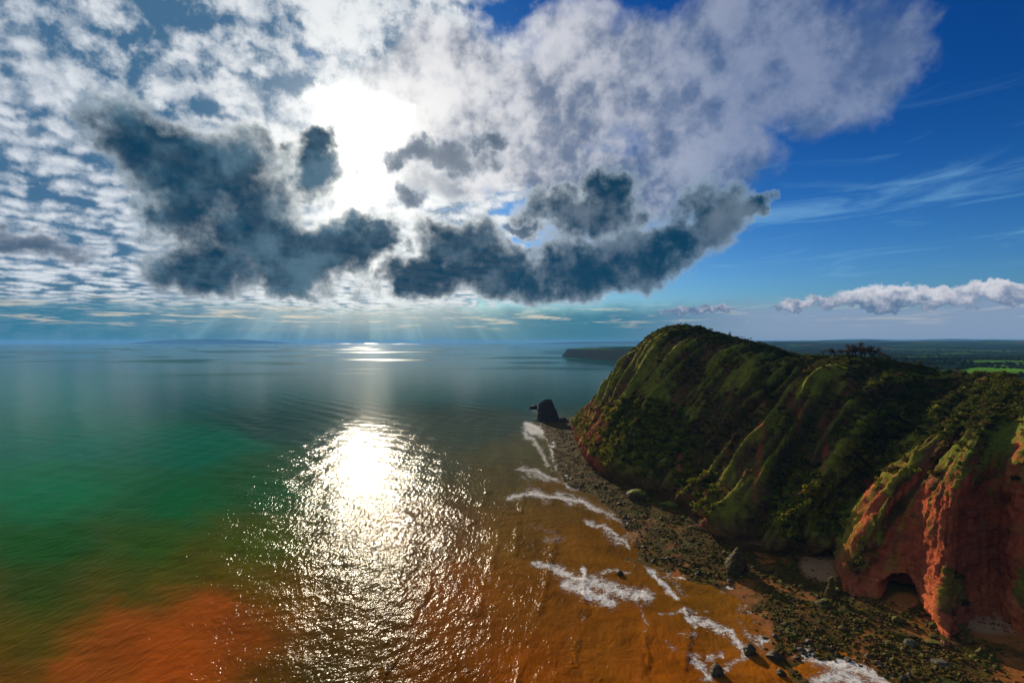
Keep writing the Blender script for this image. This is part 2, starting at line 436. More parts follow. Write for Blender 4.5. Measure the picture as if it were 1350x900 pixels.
# inland rows behind the crest
inl = ST[:, 4] - ST[:, 0]; inl[:, 2] = 0; inl /= np.linalg.norm(inl, axis=1, keepdims=True)
inl = catmull(inl, SU); crest = HP[-1]
rows = []
for k in range(1, NB + 1):
    r = (k / NB) ** 2.0 * 420
    q = crest + inl * r
    drop = 0.5 * r * sst(0, 160, r) * .42 + .05 * r + np.where(SU < 8.5, .16 * r * sst(0, 60, r), 0)
    z = crest[:, 2] - drop + fbm(q[:, 0] / 40, q[:, 1] / 40, 3, 61) * 3.0 * sst(0, 30, r)
    q[:, 2] = np.maximum(z, 8 - .05 * r)
    rows.append(q)
HALL = np.concatenate([HP, np.array(rows)], 0)
NR = HALL.shape[0]
nrm = vnormals(HP); nrm = np.where((nrm[..., 2:3] < 0) & (np.sum(nrm * N0, -1, keepdims=True) < 0), -nrm, nrm)
if np.mean(np.sum(nrm * N0, -1)) < 0: nrm = -nrm
steep = 1 - nrm[..., 2]
# what grows where (kinds of ground, except the foot tones painted for shade and sun): ribs carry grass, hollows carry dead bracken and scrub, steep faces are bare
gn = fbm(Sg / 22, Tg * 6, 4, 71); gf = fbm(Sg / 5, Tg * 22, 4, 73)
ribv = .42 * rib1 + .38 * rib2 + .2 * rib3
grass = sst(.50, .76, ribv + gn * .34 + gf * .14)
scar_list = [(1000, 605, 5, 52), (1003, 560, 3, 28), (958, 590, 2.5, 26), (1052, 560, 2.5, 24), (1088, 600, 3, 26), (897, 605, 4, 14), (775, 560, 12, 40), (790, 565, 10, 26), (1175, 700, 14, 60), 
             (1200, 650, 26, 30), (1150, 670, 18, 34)]
PX = CX + F * HP[..., 0] / np.maximum(HP[..., 1], 30); PY = CY - F * (HP[..., 2] - H) / np.maximum(HP[..., 1], 30)
scar = np.zeros_like(Sg)
for (a, b, ra, rb) in scar_list:
    q = ((PX - a - (b - PY) * .12) / ra) ** 2 + ((PY - b) / rb) ** 2
    scar = np.maximum(scar, sst(1.15, .85, q + gf * 1.5 + gn * .6))
tip = sst(805, 780, PX)
rocky = np.maximum(scar * np.where(PX > 1120, .9, .35 + .5 * sst(-.2, .3, pn(Sg / 1.5, Tg * 3, 87))), toe * sst(.3, .7, steep + gf * .5) * np.clip(.12 + .8 * tip + butt + .5 * sst(.2, .5, gn), 0, 1))
lip = .74 + gn * .10 - .05 * np.sin(Ug * 6)
grow = sst(.56, .34, 1 - NM[..., 2] + gf * .22 + gn * .15) * .9 * (.15 + .85 * sst(.28, .60, Tg))
rocky = np.maximum(rocky, butt * np.clip(sst(lip, lip - .06, Tg) * (1 - grow) - sst(.15, .5, gn + gf * .6 + (rib2 - .6) * .6) * .55 * sst(14.6, 13.0, Ug), 0, 1))
# grass spilling down the west flank of the buttress and a few tufted ledges near its toe
stk = pn((Sg + wj * .8) / 3.6, Tg * 1.6, 85) + .5 * pn((Sg + wj) / 1.7, Tg * 3.5, 86)
spill = sst(-.02, .28, stk + gf * .3 + .18 * sst(14.2, 13.2, Ug)) * sst(15.4, 14.0, Ug) * sst(.06, .16, Tg) + sst(.18, .4, stk + gf * .5) * sst(.40, .85, Tg)
spill = spill + sst(1.0, .6, ((PX - 1256) / 20) ** 2 + ((PY - 776) / 30) ** 2 + gf * 2.2 + stk * 1.2) * .9 + sst(1.0, .6, ((PX - 1348) / 14) ** 2 + ((PY - 770) / 34) ** 2 + gf * 2.2 + stk * 1.2)
rocky = np.where(butt > .3, rocky * (1 - .92 * np.clip(spill, 0, 1)), rocky)
rocky = np.maximum(rocky, cave)
grassc = np.array([.185, .165, .017]); brack = np.array([.105, .062, .018]); darkv = np.array([.062, .058, .013])
redc = np.array([.40, .080, .030]); red2 = np.array([.28, .060, .027])
c = mixc(brack + 0 * Sg[..., None], darkv, sst(-.2, .35, gf + gn * .7))
c = mixc(c, np.array([.15, .055, .026]), sst(-.08, .25, fbm(Sg / 15, Tg * 9, 4, 77)) * .85)
c = mixc(c, grassc * (1 + gf[..., None] * .5), grass)
c = mixc(c, np.array([.12, .135, .018]), butt * sst(.55, .75, Tg) * sst(.95, .8, Tg) * sst(-.3, .2, gn) * .8)
c = mixc(c, np.array([.075, .042, .018]), sst(.16, .08, Tg + gf * .03) * .8)  # slope foot coloured dark earth, painting in the shade on its base
rc = mixc(redc + 0 * Sg[..., None], red2, sst(-.3, .4, fbm(Sg / 12, Zl / 7, 4, 79)))
rc = rc * (1 + .22 * fbm(Sg / 30, Zl / 1.1, 3, 83)[..., None])
rc = mixc(rc, np.array([.48, .115, .040]), butt * sst(.22, .10, Tg) * .8)  # lower buttress tinted brighter orange: sunlight on its base put into the colour
c = mixc(c, rc, np.clip(rocky, 0, 1))
cb = np.broadcast_to(np.array([.035, .042, .014]), (NB, NS, 3))
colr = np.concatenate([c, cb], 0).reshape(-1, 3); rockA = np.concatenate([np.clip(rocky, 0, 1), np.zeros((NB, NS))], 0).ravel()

def land_material():
    m, g, b = material('cliff_ground')
    pos = geo_pos(g); rk = g.attr('rock', 'Fac')
    n1 = g.noise(pos, .35, 6, .65); n2 = g.noise(pos, 1.6, 5, .65); fl = g.noise(g.vmath('MULTIPLY', pos, (1, 1, .16)), .55, 5, .6)
    st = g.noise(g.vmath('MULTIPLY', pos, (.06, .06, 1.0)), 1.3, 4, .6)
    v = g.lin(n1 * .6 + n2 * .4, .3, .7, .38, 1.65)
    vr = g.lin(fl * .55 + st * .45, .35, .65, .62, 1.30)
    k = v * (1.0 - rk) + vr * rk
    n = g.vmath('SCALE', g.attr('Col')); g.put(n.s.node.inputs['Scale'], k)
    g.put(b.inputs['Base Color'], n)
    g.put(b.inputs['Roughness'], .95); b.inputs['Specular IOR Level'].default_value = .03
    h = (n1 * 1.2 + n2 * .6) * (1.0 - rk) + (fl * 1.3 + st * .5 + n2 * .25) * rk
    bump(g, b, h, 1.4, 1.0)
    return m
M_LAND = land_material()
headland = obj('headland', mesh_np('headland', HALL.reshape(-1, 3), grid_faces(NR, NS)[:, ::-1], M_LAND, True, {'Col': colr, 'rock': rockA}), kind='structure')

# ------------------------------------------------------------------ foreshore: rock platform, sand and weed
def build_foreshore():
    # columns run from the waterline (and below it) to behind the foot of the cliff
    n, m = 900, 200
    f0 = catmull(np.array(FOOT), np.linspace(0, len(FOOT) - 1, 4000))
    w = np.array(WATER); 
    wl = np.concatenate([[0], np.cumsum(np.hypot(*np.diff(w, axis=0).T))])
    xs = np.linspace(-20, 330, 520); ys = 70 * (1010 / 70) ** np.linspace(0, 1, 680)
    X, Y = np.meshgrid(xs, ys)
    d, s = polydist(X, Y, WATER)
    sgn = d * s                                           # + on the land side (line runs towards the camera, land on its left)
    dF, _ = polydist(X, Y, [tuple(q) for q in f0[::25]])
    Z = np.where(sgn > 0, .022 * sgn + .9 * sst(0, 22, sgn), .05 * np.maximum(sgn, -90))
    rough = (ridged((sgn + fbm(X / 25, Y / 25, 3, 93) * 6) / 9, (X * .14 - Y) / 60, 2, 94) - .6) * 1.5 + fbm(X / 7, Y / 7, 5, 91) * .8 + fbm(X / 2.2, Y / 2.2, 3, 92) * .35
    sand = sst(.05, .35, fbm(X / 22, Y / 26, 3, 95) - .06)
    ppx = CX + F * X / Y; ppy = CY + F * H / Y
    sand = sand * sst(640, 740, ppy)
    for (a, b, ra, rb, k) in [(1088, 748, 34, 22, 1), (1330, 838, 55, 34, 1), (1345, 880, 40, 30, .8), (985, 785, 26, 20, .7), (1250, 800, 30, 14, .5), (1000, 850, 22, 50, .8),
                              (820, 710, 30, 14, .5), (1190, 800, 22, 12, .9), (1140, 852, 20, 12, .6), (1205, 830, 14, 10, .7), (1290, 815, 30, 10, 1)]:
        sand = np.maximum(sand * 1.0, k * sst(1.4, .5, ((ppx - a) / ra) ** 2 + ((ppy - b) / rb) ** 2))
    big = np.zeros_like(X)
    for (a, b, ra, rb) in [(1100, 800, 80, 40), (1180, 850, 110, 30), (900, 700, 60, 40), (1000, 750, 60, 14), (800, 640, 50, 30), (1300, 870, 60, 20), (1030, 790, 50, 30)]:
        big = np.maximum(big, sst(1.5, .4, ((ppx - a) / ra) ** 2 + ((ppy - b) / rb) ** 2))
    pale = np.maximum(sst(1.3, .6, ((ppx - 1088) / 34) ** 2 + ((ppy - 748) / 24) ** 2), sst(1.3, .5, ((ppx - 1318) / 50) ** 2 + ((ppy - 826) / 18) ** 2))
    sand = np.clip(sand * (1 - .72 * big * sst(-.25, .2, fbm(X / 9, Y / 9, 3, 98))), 0, 1)
    sand = np.maximum(sand, pale)
    Z = Z + rough * (1 - .85 * sand) * sst(-25, 4, sgn)
    weed = np.array([.066, .048, .004]); rockd = np.array([.080, .040, .009]); sandc = np.array([.30, .098, .022]); palec = np.array([.36, .20, .10])
    c = mixc(weed + 0 * X[..., None], rockd, sst(-.3, .3, fbm(X / 5, Y / 5, 4, 97)))
    c = mixc(c, np.array([.050, .060, .014]), sst(.12, .45, fbm(X / 11, Y / 11, 4, 99)) * .8)
    c = mixc(c, sandc * (1 + .25 * fbm(X / 6, Y / 6, 3, 96)[..., None]), sand)
    c = mixc(c, palec, pale * .8)
    mt, g, b = material('foreshore')
    pos = geo_pos(g); n1 = g.noise(pos, .8, 6, .65); n2 = g.noise(pos, 3.0, 4, .6)
    cc = g.vmath('SCALE', g.attr('Col')); g.put(cc.s.node.inputs['Scale'], g.lin(n1 * .5 + n2 * .5, .3, .7, .6, 1.4))
    g.put(b.inputs['Base Color'], cc); wet = g.attr('wet', 'Fac')
    g.put(b.inputs['Roughness'], g.lin(wet, 0, 1, .9, .45)); b.inputs['Specular IOR Level'].default_value = .04
    bump(g, b, n1 * .9 + n2 * .25, 1.0, g.lin(g.attr('sand', 'Fac'), 0, 1, .9, .15))
    wet = sst(14, 0, sgn) * sand
    d2, s2 = polydist(X, Y, [tuple(q) for q in f0[::25]])
    inside = d2 * s2                                     # how far behind the foot of the cliff
    keep = ((sgn > -45) & (inside < 24)).ravel()
    fc = grid_faces(*X.shape); fc = fc[keep[fc].all(1)]
    used = np.unique(fc); mp = np.full(X.size, -1); mp[used] = np.arange(len(used))
    me = mesh_np('foreshore', np.stack([X, Y, Z], -1).reshape(-1, 3)[used], mp[fc], mt, True,
                 {'Col': c.reshape(-1, 3)[used], 'sand': sand.ravel()[used], 'wet': wet.ravel()[used]})
    o = obj('foreshore', me, kind='structure')
    return X, Y, Z, sgn, sand, xs, ys, inside
FX, FY, FZ, FSG, FSAND, FXS, FYS, FIN = build_foreshore()
def shore_at(x, y, A=None):
    A = FZ if A is None else A
    i = np.clip(np.searchsorted(FXS, x), 1, len(FXS) - 1); j = np.clip(np.searchsorted(FYS, y), 1, len(FYS) - 1)
    return A[j, i]

# ------------------------------------------------------------------ sea
FOAM = [  # polylines in photo pixels (all on the water), radius in pixels, strength
 ([(704, 742), (722, 747), (745, 752)], 5, 1), ([(735, 752), (765, 765), (772, 785)], 8, 1), ([(745, 770), (770, 780), (790, 788), (806, 795)], 9, 1),
 ([(775, 765), (800, 772), (825, 782), (855, 786)], 10, 1), ([(768, 748), (770, 768), (776, 790)], 3.5, 1.2), ([(790, 755), (815, 752), (830, 755)], 3, .8),
 ([(696, 560), (710, 564), (722, 574), (728, 590), (733, 606), (741, 622), (750, 640)], 5, 1.1), ([(696, 566), (712, 570), (724, 576)], 6, 1.0), ([(690, 572), (704, 580), (714, 596), (722, 614)], 3.5, .85), ([(690, 616), (702, 626), (720, 630)], 5, .8), ([(698, 644), (712, 652), (722, 662)], 5, .7), ([(735, 652), (748, 656), (752, 664)], 6, .9), ([(684, 618), (708, 622), (735, 634)], 3.5, .9), ([(672, 656), (705, 650), (740, 656), (768, 662), (790, 672)], 4.5, 1),
 ([(700, 566), (718, 574)], 5, .9), ([(790, 672), (808, 680), (826, 690)], 4, .9), ([(774, 688), (796, 694), (808, 704), (830, 720)], 4, .95), ([(800, 700), (812, 716), (828, 710)], 7, .7),
 ([(854, 750), (868, 764), (880, 776), (894, 790)], 4, 1.1), ([(872, 752), (890, 768), (900, 784)], 5, .6), ([(866, 808), (900, 806), (932, 806)], 3, .8),
 ([(902, 804), (908, 818), (914, 826)], 3.5, 1), ([(914, 816), (940, 824), (962, 834), (976, 850), (984, 858)], 6, 1), ([(912, 866), (925, 878), (935, 892)], 7, .9), ([(935, 868), (950, 862)], 5, .9),
 ([(950, 885), (965, 874), (984, 864)], 5, .8), ([(985, 838), (1000, 850), (1004, 862)], 4, .7), ([(1060, 862), (1090, 872), (1130, 880), (1170, 896)], 10, 1.1), ([(1075, 900), (1110, 890), (1150, 905)], 12, 1),
 ([(896, 836), (915, 838)], 5, .6), ([(720, 710), (742, 712)], 5, .6), ([(700, 690), (720, 700), (735, 704)], 4, .45), ([(846, 790), (850, 820), (852, 832)], 3, .7), ([(880, 845), (890, 858)], 4, .6),
 ([(702, 540), (712, 545)], 4, .6), ([(752, 654), (770, 660)], 6, .7), ([(690, 628), (700, 640)], 4, .5), ([(1000, 806), (1008, 826), (1010, 842)], 3, .5), ([(760, 790), (752, 830), (748, 870), (742, 905)], 2.2, .35)]
CREST = [  # breaking swell fronts, photo pixels on the water
 [(772, 742), (772, 790), (764, 840), (756, 905)], [(692, 648), (684, 690), (680, 730)], [(850, 785), (852, 830), (848, 905)], [(652, 625), (640, 660), (622, 690)],
 [(735, 700), (722, 770), (700, 850), (680, 905)], [(660, 700), (640, 780), (600, 905)], [(905, 806), (912, 826), (905, 880)], [(800, 690), (806, 715), (800, 740)], [(590, 700), (560, 790), (500, 905)], [(730, 590), (722, 640), (728, 665)]]
def build_sea():
    am = math.radians(50)
    az = np.concatenate([np.radians(np.linspace(-180, -52, 26)), np.linspace(-am, am, 560), np.radians(np.linspace(52, 180, 26))])
    iy = np.concatenate([np.array([2.0, 30, 60, 90, 110]), H * F / np.linspace(560, 4.2, 470), np.array([24000, 30000, 42000])])
    Az, D = np.meshgrid(az, iy)
    X = np.sin(Az) * D; Y = np.cos(Az) * D
    Yc = np.maximum(Y, 20.0)
    ppx = CX + F * X / Yc; ppy = CY + F * H / Yc
    front = Y > 60
    dsh, s = polydist(X, Y, WATER); off = -dsh * s                 # + out at sea
    near = np.clip(off, -5, 4000)
    # swell in towards the shore, chop on top; heights fade with distance as the grid coarsens
    wob = fbm(X / 90, Y / 90, 3, 101) * 10
    fade = sst(1400, 350, D)
    zz = .12 * np.sin((near + wob) / 26 * 2 * np.pi) * fade * sst(-2, 12, off)
    r = np.random.default_rng(3)
    for k in range(26):
        L = 5 * (40 / 5) ** r.random(); th = r.normal(math.radians(205), .7); a = .0026 * L ** .8
        zz = zz + a * np.sin((X * math.sin(th) + Y * math.cos(th)) * 2 * np.pi / L + r.random() * 6.28 + wob * .15) * sst(L * 95, L * 30, D) 
    for cl in CREST:
        wl = [tuple(gnd(*q)[:2]) for q in cl]
        dd, sd = polydist(X, Y, wl); dd = dd + fbm(X / 16, Y / 16, 3, 105) * 3.0
        zz = zz + .62 * sst(-.25, .2, fbm(X / 40, Y / 40, 2, 107)) * np.exp(-np.where(sd > 0, dd / 1.2, dd / 3.2) ** 2) * sst(-2, 6, off)
    foam = np.zeros_like(X)
    wpx = ppx + fbm(ppx / 16, ppy / 10, 3, 111) * 7; wpy = ppy + fbm(ppx / 16, ppy / 10, 3, 114) * 5
    for line, rad, k in FOAM:
        dd, _ = polydist(wpx, wpy, line); foam = np.maximum(foam, k * np.exp(-(dd / (rad * 1.25)) ** 2))
    for cl in CREST:
        dd, _ = polydist(wpx, wpy, cl); foam = np.maximum(foam, .62 * np.exp(-(dd / 1.9) ** 2) * sst(.0, .35, fbm(ppx / 14, ppy / 22, 3, 115)))
    foam = np.where(front, foam, 0)
    # wash along the waterline
    wl = np.exp(-((off - 2.0) / 3.8) ** 2) * 1.05 + .55 * np.exp(-((off - 9 - wob * .4) / 2.0) ** 2)
    foam = np.maximum(foam, wl * sst(-.15, .3, fbm(X / 18, Y / 18, 3, 117)) * front)
    swell = np.exp(-(((near + wob) % 26 - 13) / 1.6) ** 2) * sst(70, 10, off) * sst(2, 8, off)
    foam = np.maximum(foam, .5 * swell * sst(.05, .4, fbm(X / 30, Y / 30, 3, 119)) * front)
    # colour of the water: silt, weed and depth, blended between sampled places
    ctl = [((60, 462), (10, 92, 116)), ((350, 462), (14, 94, 116)), ((680, 465), (14, 84, 108)), ((60, 520), (2, 106, 108)), ((250, 520), (2, 82, 92)), ((500, 510), (36, 84, 92)), ((690, 515), (40, 74, 84)),
           ((60, 580), (2, 104, 96)), ((250, 590), (2, 96, 84)), ((400, 560), (34, 66, 68)), ((620, 570), (62, 66, 60)), ((60, 650), (2, 108, 78)), ((230, 660), (8, 92, 58)), ((350, 640), (36, 80, 48)),
           ((60, 720), (26, 82, 20)), ((200, 720), (50, 84, 10)), ((330, 720), (72, 80, 8)), ((60, 790), (48, 70, 2)), ((170, 770), (70, 74, 2)), ((100, 800), (66, 72, 2)), ((250, 755), (74, 74, 2)), ((20, 860), (84, 70, 2)), ((370, 790), (110, 70, 6)), ((330, 760), (92, 74, 4)), ((40, 850), (84, 72, 2)),
           ((20, 885), (120, 66, 20)), ((150, 825), (160, 70, 18)), ((270, 800), (172, 74, 20)), ((220, 870), (176, 74, 18)), ((330, 820), (150, 66, 20)), ((380, 870), (96, 58, 14)), ((100, 890), (158, 72, 20)), ((420, 890), (70, 50, 14)),
           ((470, 740), (84, 66, 40)), ((500, 830), (92, 58, 20)), ((560, 700), (104, 66, 44)), ((600, 800), (132, 68, 24)), ((580, 890), (120, 60, 14)), ((650, 640), (92, 72, 44)), ((700, 600), (88, 74, 50)), ((690, 700), (112, 72, 26)),
           ((740, 650), (108, 72, 32)), ((750, 720), (122, 72, 22)), ((700, 800), (128, 70, 18)), ((700, 880), (146, 70, 14)), ((800, 840), (132, 70, 16)), ((870, 880), (150, 74, 16)), ((930, 780), (126, 76, 22)), ((980, 830), (140, 78, 24)), ((1000, 890), (156, 80, 20)),
           ((450, 640), (70, 70, 56)), ((540, 620), (70, 66, 54)), ((1200, 900), (150, 80, 26)), ((900, 480), (22, 72, 96)), ((1300, 470), (22, 72, 96))]
    lx = lambda p, q: np.stack([p / 700.0, np.log(np.maximum(q - 448, .5)) * .62], -1)
    q = lx(ppx + fbm(ppx / 90, ppy / 34, 6, 121, .6) * 44, np.maximum(ppy + fbm(ppx / 90, ppy / 34, 6, 125, .6) * 16, 453))
    num = 0; den = 0
    for (a, b), cc in ctl:
        k = lx(np.array(float(a)), np.array(float(b))); d2 = np.sum((q - k) ** 2, -1)
        w = 1 / (d2 + .0035) ** 2.4; num = num + w[..., None] * np.array(lin(*cc)); den = den + w
    wc = num / den[..., None]
    wc = np.where(front[..., None], wc, np.array(lin(60, 60, 30)))
    wc = wc * np.array([.86, 1.04, .58])
    wc = wc * (1 + .20 * fbm(X / 60, Y / 200, 4, 131)[..., None])
    wc = wc * (1 + .35 * fbm((near + wob) / 11, Y / 90, 4, 133) * sst(260, 60, off))[..., None] ; wc = wc * (1 + .22 * fbm(X / 12, Y / 30, 4, 137) * sst(900, 300, D))[..., None]
    # wind: smooth and ruffled streaks
    rough = sst(.05, .35, fbm(X / 1500, Y / 700, 3, 141)) * sst(1900, 2600, D)
    me = mesh_np('sea', np.stack([X, Y, zz], -1).reshape(-1, 3), grid_faces(*X.shape)[:, ::-1], None, True,
                 {'Col': np.clip(wc, 0, 1).reshape(-1, 3), 'foam': foam.ravel(), 'ruffle': rough.ravel()})
    m, g, b = material('sea_water')
    pos = geo_pos(g); px, py, pz = g.sep(pos)
    dist = g.vmath('LENGTH', pos, out=1)
    # wind ripples: crests run along the shore, so the water tilts mostly across it
    pr = g.vmath('ADD', pos, g.vmath('MULTIPLY', g.noise(pos, .03, 2, .5, col=True, dim='2D'), (9, 9, 0)))
    w1 = g.noise(g.vmath('MULTIPLY', pr, (1.0, .52, .0)), .32, 2, .55, dim='2D')
    w2 = g.noise(g.vmath('MULTIPLY', pr, (1.0, .6, .0)), .80, 3, .55, dist=.3, dim='2D')
    h = w1 * .60 + w2 * .17
    fo = g.attr('foam', 'Fac')
    fx = g.noise(pos, .30, 5, .66, dist=.8, dim='2D')
    fx2 = g.noise(pos, .26, 4, .55, dist=1.6, dim='2D'); lace = g.smooth(g.math('ABSOLUTE', fx2 - .5), .05, .0)
    fx3 = g.noise(pos, .75, 3, .55, dist=1.2, dim='2D'); lace2 = g.smooth(g.math('ABSOLUTE', fx3 - .5), .06, .0)
    fm = g.smooth(fo * .70 + (fx - .5) * .95 + lace.max(lace2 * .7) * .34, .50, .82) * g.smooth(fo, .05, .22)
    colr = g.mix(fm, g.attr('Col'), (.72, .68, .63))
    g.put(b.inputs['Base Color'], colr)
    g.put(b.inputs['Roughness'], (g.lin(dist, 250, 1000, .14, .09) + fm * .5 + g.attr('ruffle', 'Fac') * .2))
    b.inputs['IOR'].default_value = 1.333; b.inputs['Specular IOR Level'].default_value = .0065
    bump(g, b, h + fm * .25, 1.0, g.lin(dist, 380, 900, 1.0, .22))
    me.materials.append(m)
    return obj('sea', me, kind='structure')
sea = build_sea()
# ------------------------------------------------------------------ land beyond: farmland, far headland, far coast
COAST = [(9000, 26000), (5200, 15000), (2600, 9000), (1300, 6200), (700, 5000), (400, 4300), (392, 4150), (470, 3850), (560, 3450), (664, 3000), (800, 2350), (640, 1600), (360, 1080), (240, 930), (330, 800), (420, 600), (500, 300), (560, 0)]
FLAT = lambda X, Y: sst(1.2, .6, ((np.arctan2(X, Y) - .72) / .30) ** 2 + ((np.log(np.hypot(X, Y)) - math.log(1750)) / .75) ** 2)
def land_z(X, Y):
    D = np.hypot(X, Y); d, s = polydist(X, Y, COAST); ins = d * s
    z = 40 + 70 * sst(3500, 12500, D) + fbm(X / 1500, Y / 1500, 4, 201) * (34 + 44 * sst(4000, 12000, D)) + fbm(X / 420, Y / 420, 3, 205) * 7
    z = z * (1 - FLAT(X, Y)) + 52 * FLAT(X, Y)
    head = sst(6200, 4600, D) * sst(2500, 3200, D) * sst(.36, .24, np.arctan2(X, Y))
    z = z * (1 - head) + (60 + fbm(X / 500, Y / 500, 3, 207) * 4) * head
    hi = np.clip(ins * 1.3, -12, None)
    z = np.minimum(z, hi + fbm(X / 60, Y / 60, 3, 209) * 8 * sst(-5, 20, ins))
    # the ground sinks under the high headland in front
    return z - 40 * sst(700, 430, D), ins
def build_far():
    az = np.radians(np.linspace(2.5, 66, 430)); D = 560 * (30000 / 560) ** np.linspace(0, 1, 300)
    A, Dg = np.meshgrid(az, D); X = np.sin(A) * Dg; Y = np.cos(A) * Dg
    Z, ins = land_z(X, Y)
    cliff = sst(120, 70, ins)
    m, g, b = material('farmland')
    pos = geo_pos(g); flat = g.vmath('MULTIPLY', pos, (1, 1, 0))
    pw = g.vmath('ADD', flat, g.vmath('MULTIPLY', g.noise(flat, .004, 2, .5, col=True, dim='2D'), (160, 160, 0)))
    rnd = g.voro(pw, .0036, 'F1', 'Color', dim='2D', rnd=.9); edge = g.voro(pw, .0036, 'DISTANCE_TO_EDGE', dim='2D', rnd=.9)
    r1, r2, r3 = g.sep(rnd)
    wood = g.noise(flat, .0011, 4, .6, dim='2D')
    fld = g.mix(g.smooth(r1, .35, .55), (.035, .075, .018), (.022, .055, .016))
    fld = g.mix(g.smooth(r2, .72, .78), fld, (.085, .060, .035))
    fld = g.mix(g.smooth(r3, .80, .86), fld, (.060, .14, .020))
    fld = g.mix(g.smooth(edge, .055, .03), fld, (.012, .022, .010))
    fld = g.mix(g.smooth(wood, .44, .50), fld, (.012, .024, .016))
    n = g.noise(flat, .03, 4, .6, dim='2D'); fl = g.vmath('SCALE', fld); g.put(fl.s.node.inputs['Scale'], g.lin(n, .3, .7, .75, 1.25))
    g.put(b.inputs['Base Color'], g.mix(g.attr('cliff', 'Fac'), fl, (.030, .034, .026)))
    b.inputs['Roughness'].default_value = .95; b.inputs['Specular IOR Level'].default_value = 0
    fc = grid_faces(*X.shape)[:, ::-1]; keep = (ins > -60).ravel(); fc = fc[keep[fc].all(1)]
    used = np.unique(fc); mp = np.full(X.size, -1); mp[used] = np.arange(len(used))
    obj('farmland', mesh_np('farmland', np.stack([X, Y, Z], -1).reshape(-1, 3)[used], mp[fc], m, True, {'cliff': cliff.ravel()[used]}), kind='structure')
    # the bright pastures seen over the ridge
    for nm, corner, colr in [('pasture', [(1258, 488), (1298, 481), (1420, 482.5), (1420, 495), (1300, 496)], (.10, .24, .020)),
                             ('pasture', [(1196, 476.2), (1300, 474.8), (1390, 475.5), (1310, 478.2), (1205, 478.0)], (.075, .17, .022)),
                             ('pasture', [(1330, 478.5), (1420, 478.0), (1440, 480.5), (1320, 480.2)], (.12, .19, .03)),
                             ('pasture', [(1130, 470.5), (1190, 469.8), (1260, 470.3), (1180, 471.8)], (.07, .14, .03))]:
        w = np.array([gnd(p, q, 52.6) for p, q in corner]); n = len(w)
        # subdivide the outline, drape on the land
        ring = np.concatenate([w[i] + (w[(i + 1) % n] - w[i]) * np.linspace(0, 1, 14, endpoint=False)[:, None] for i in range(n)])
        cen = ring.mean(0); V_ = [cen]; k = len(ring); lay = 10
        for j in range(1, lay + 1): V_ += list(cen + (ring - cen) * (j / lay))
        V_ = np.array(V_); V_[:, 2] = land_z(V_[:, 0], V_[:, 1])[0] + .8
        Fc = []
        for i in range(k): Fc.append((0, 1 + i, 1 + (i + 1) % k, 1 + (i + 1) % k))
        Q = [(1 + j * k + i, 1 + (j + 1) * k + i, 1 + (j + 1) * k + (i + 1) % k, 1 + j * k + (i + 1) % k) for j in range(lay - 1) for i in range(k)]
        me = bpy.data.meshes.new('pasture'); me.from_pydata([tuple(v) for v in V_], [], [f[:3] for f in Fc] + Q); me.update()
        pm, pg, pb = material('pasture_grass'); pp = geo_pos(pg); nn = pg.noise(pp, .02, 4, .6)
        pg.put(pb.inputs['Base Color'], pg.mix(pg.smooth(nn, .35, .65), tuple(c * .8 for c in colr), tuple(c * 1.15 for c in colr)))
        pb.inputs['Roughness'].default_value = .95; pb.inputs['Specular IOR Level'].default_value = 0
        me.materials.append(pm); obj('field', me, kind='structure')
build_far()
def build_far_coast():
    """very distant low coast on the horizon, beyond the bay"""
    m, g, b = material('far_coast'); g.put(b.inputs['Base Color'], (.02, .035, .03, 1)); b.inputs['Roughness'].default_value = 1; b.inputs['Specular IOR Level'].default_value = 0
    for (x0, x1, D, h, sd) in [(150, 345, 30000, 330, 3), (690, 1060, 28000, 190, 5), (1000, 1500, 32000, 330, 8)]:
        n = 120; u = np.linspace(0, 1, n); px = x0 + (x1 - x0) * u
        top = h * (sst(0, .25, u) * sst(1, .75, u) if x1 < 900 else sst(0, .3, u)) * (.75 + .25 * fbm(u * 5, u * 0, 3, sd))
        x = (px - CX) / F * D
        rows = [np.stack([x, np.full(n, D + o), top * k], -1) for o, k in [(0, -.02), (300, .35), (900, .8), (2000, 1.0), (4500, .7), (7000, 0)]]
        obj('far_coast', mesh_np('far_coast', np.array(rows).reshape(-1, 3), grid_faces(6, n)[:, ::-1], m), kind='structure')
build_far_coast()

# ------------------------------------------------------------------ rock shapes
def ico(sub):
    import bmesh
    bm = bmesh.new(); bmesh.ops.create_icosphere(bm, subdivisions=sub, radius=1)
    v = np.array([x.co[:] for x in bm.verts]); f = np.array([[q.index for q in p.verts] for p in bm.faces]); bm.free()
    return v, f
ICO1, ICO2, ICO3, ICO4 = ico(1), ico(2), ico(3), ico(5)
def rock_mesh(seed, sub=2, cuts=9, mat=None, col=None):
    """angular block: a ball trimmed by random planes, roughened"""
    r = np.random.default_rng(seed); v, f = (ICO1, ICO2, ICO3)[sub - 1]; v = v.copy()
    for _ in range(cuts):
        n = r.normal(size=3); n /= np.linalg.norm(n); k = r.uniform(.45, .8)
        dd = v @ n; v -= np.outer(np.maximum(dd - k, 0), n)
    v *= 1 + .10 * fbm(v[:, 0] * 2 + seed, v[:, 1] * 2 + v[:, 2] * 1.7, 3, seed % 50)[:, None]
    return v, f
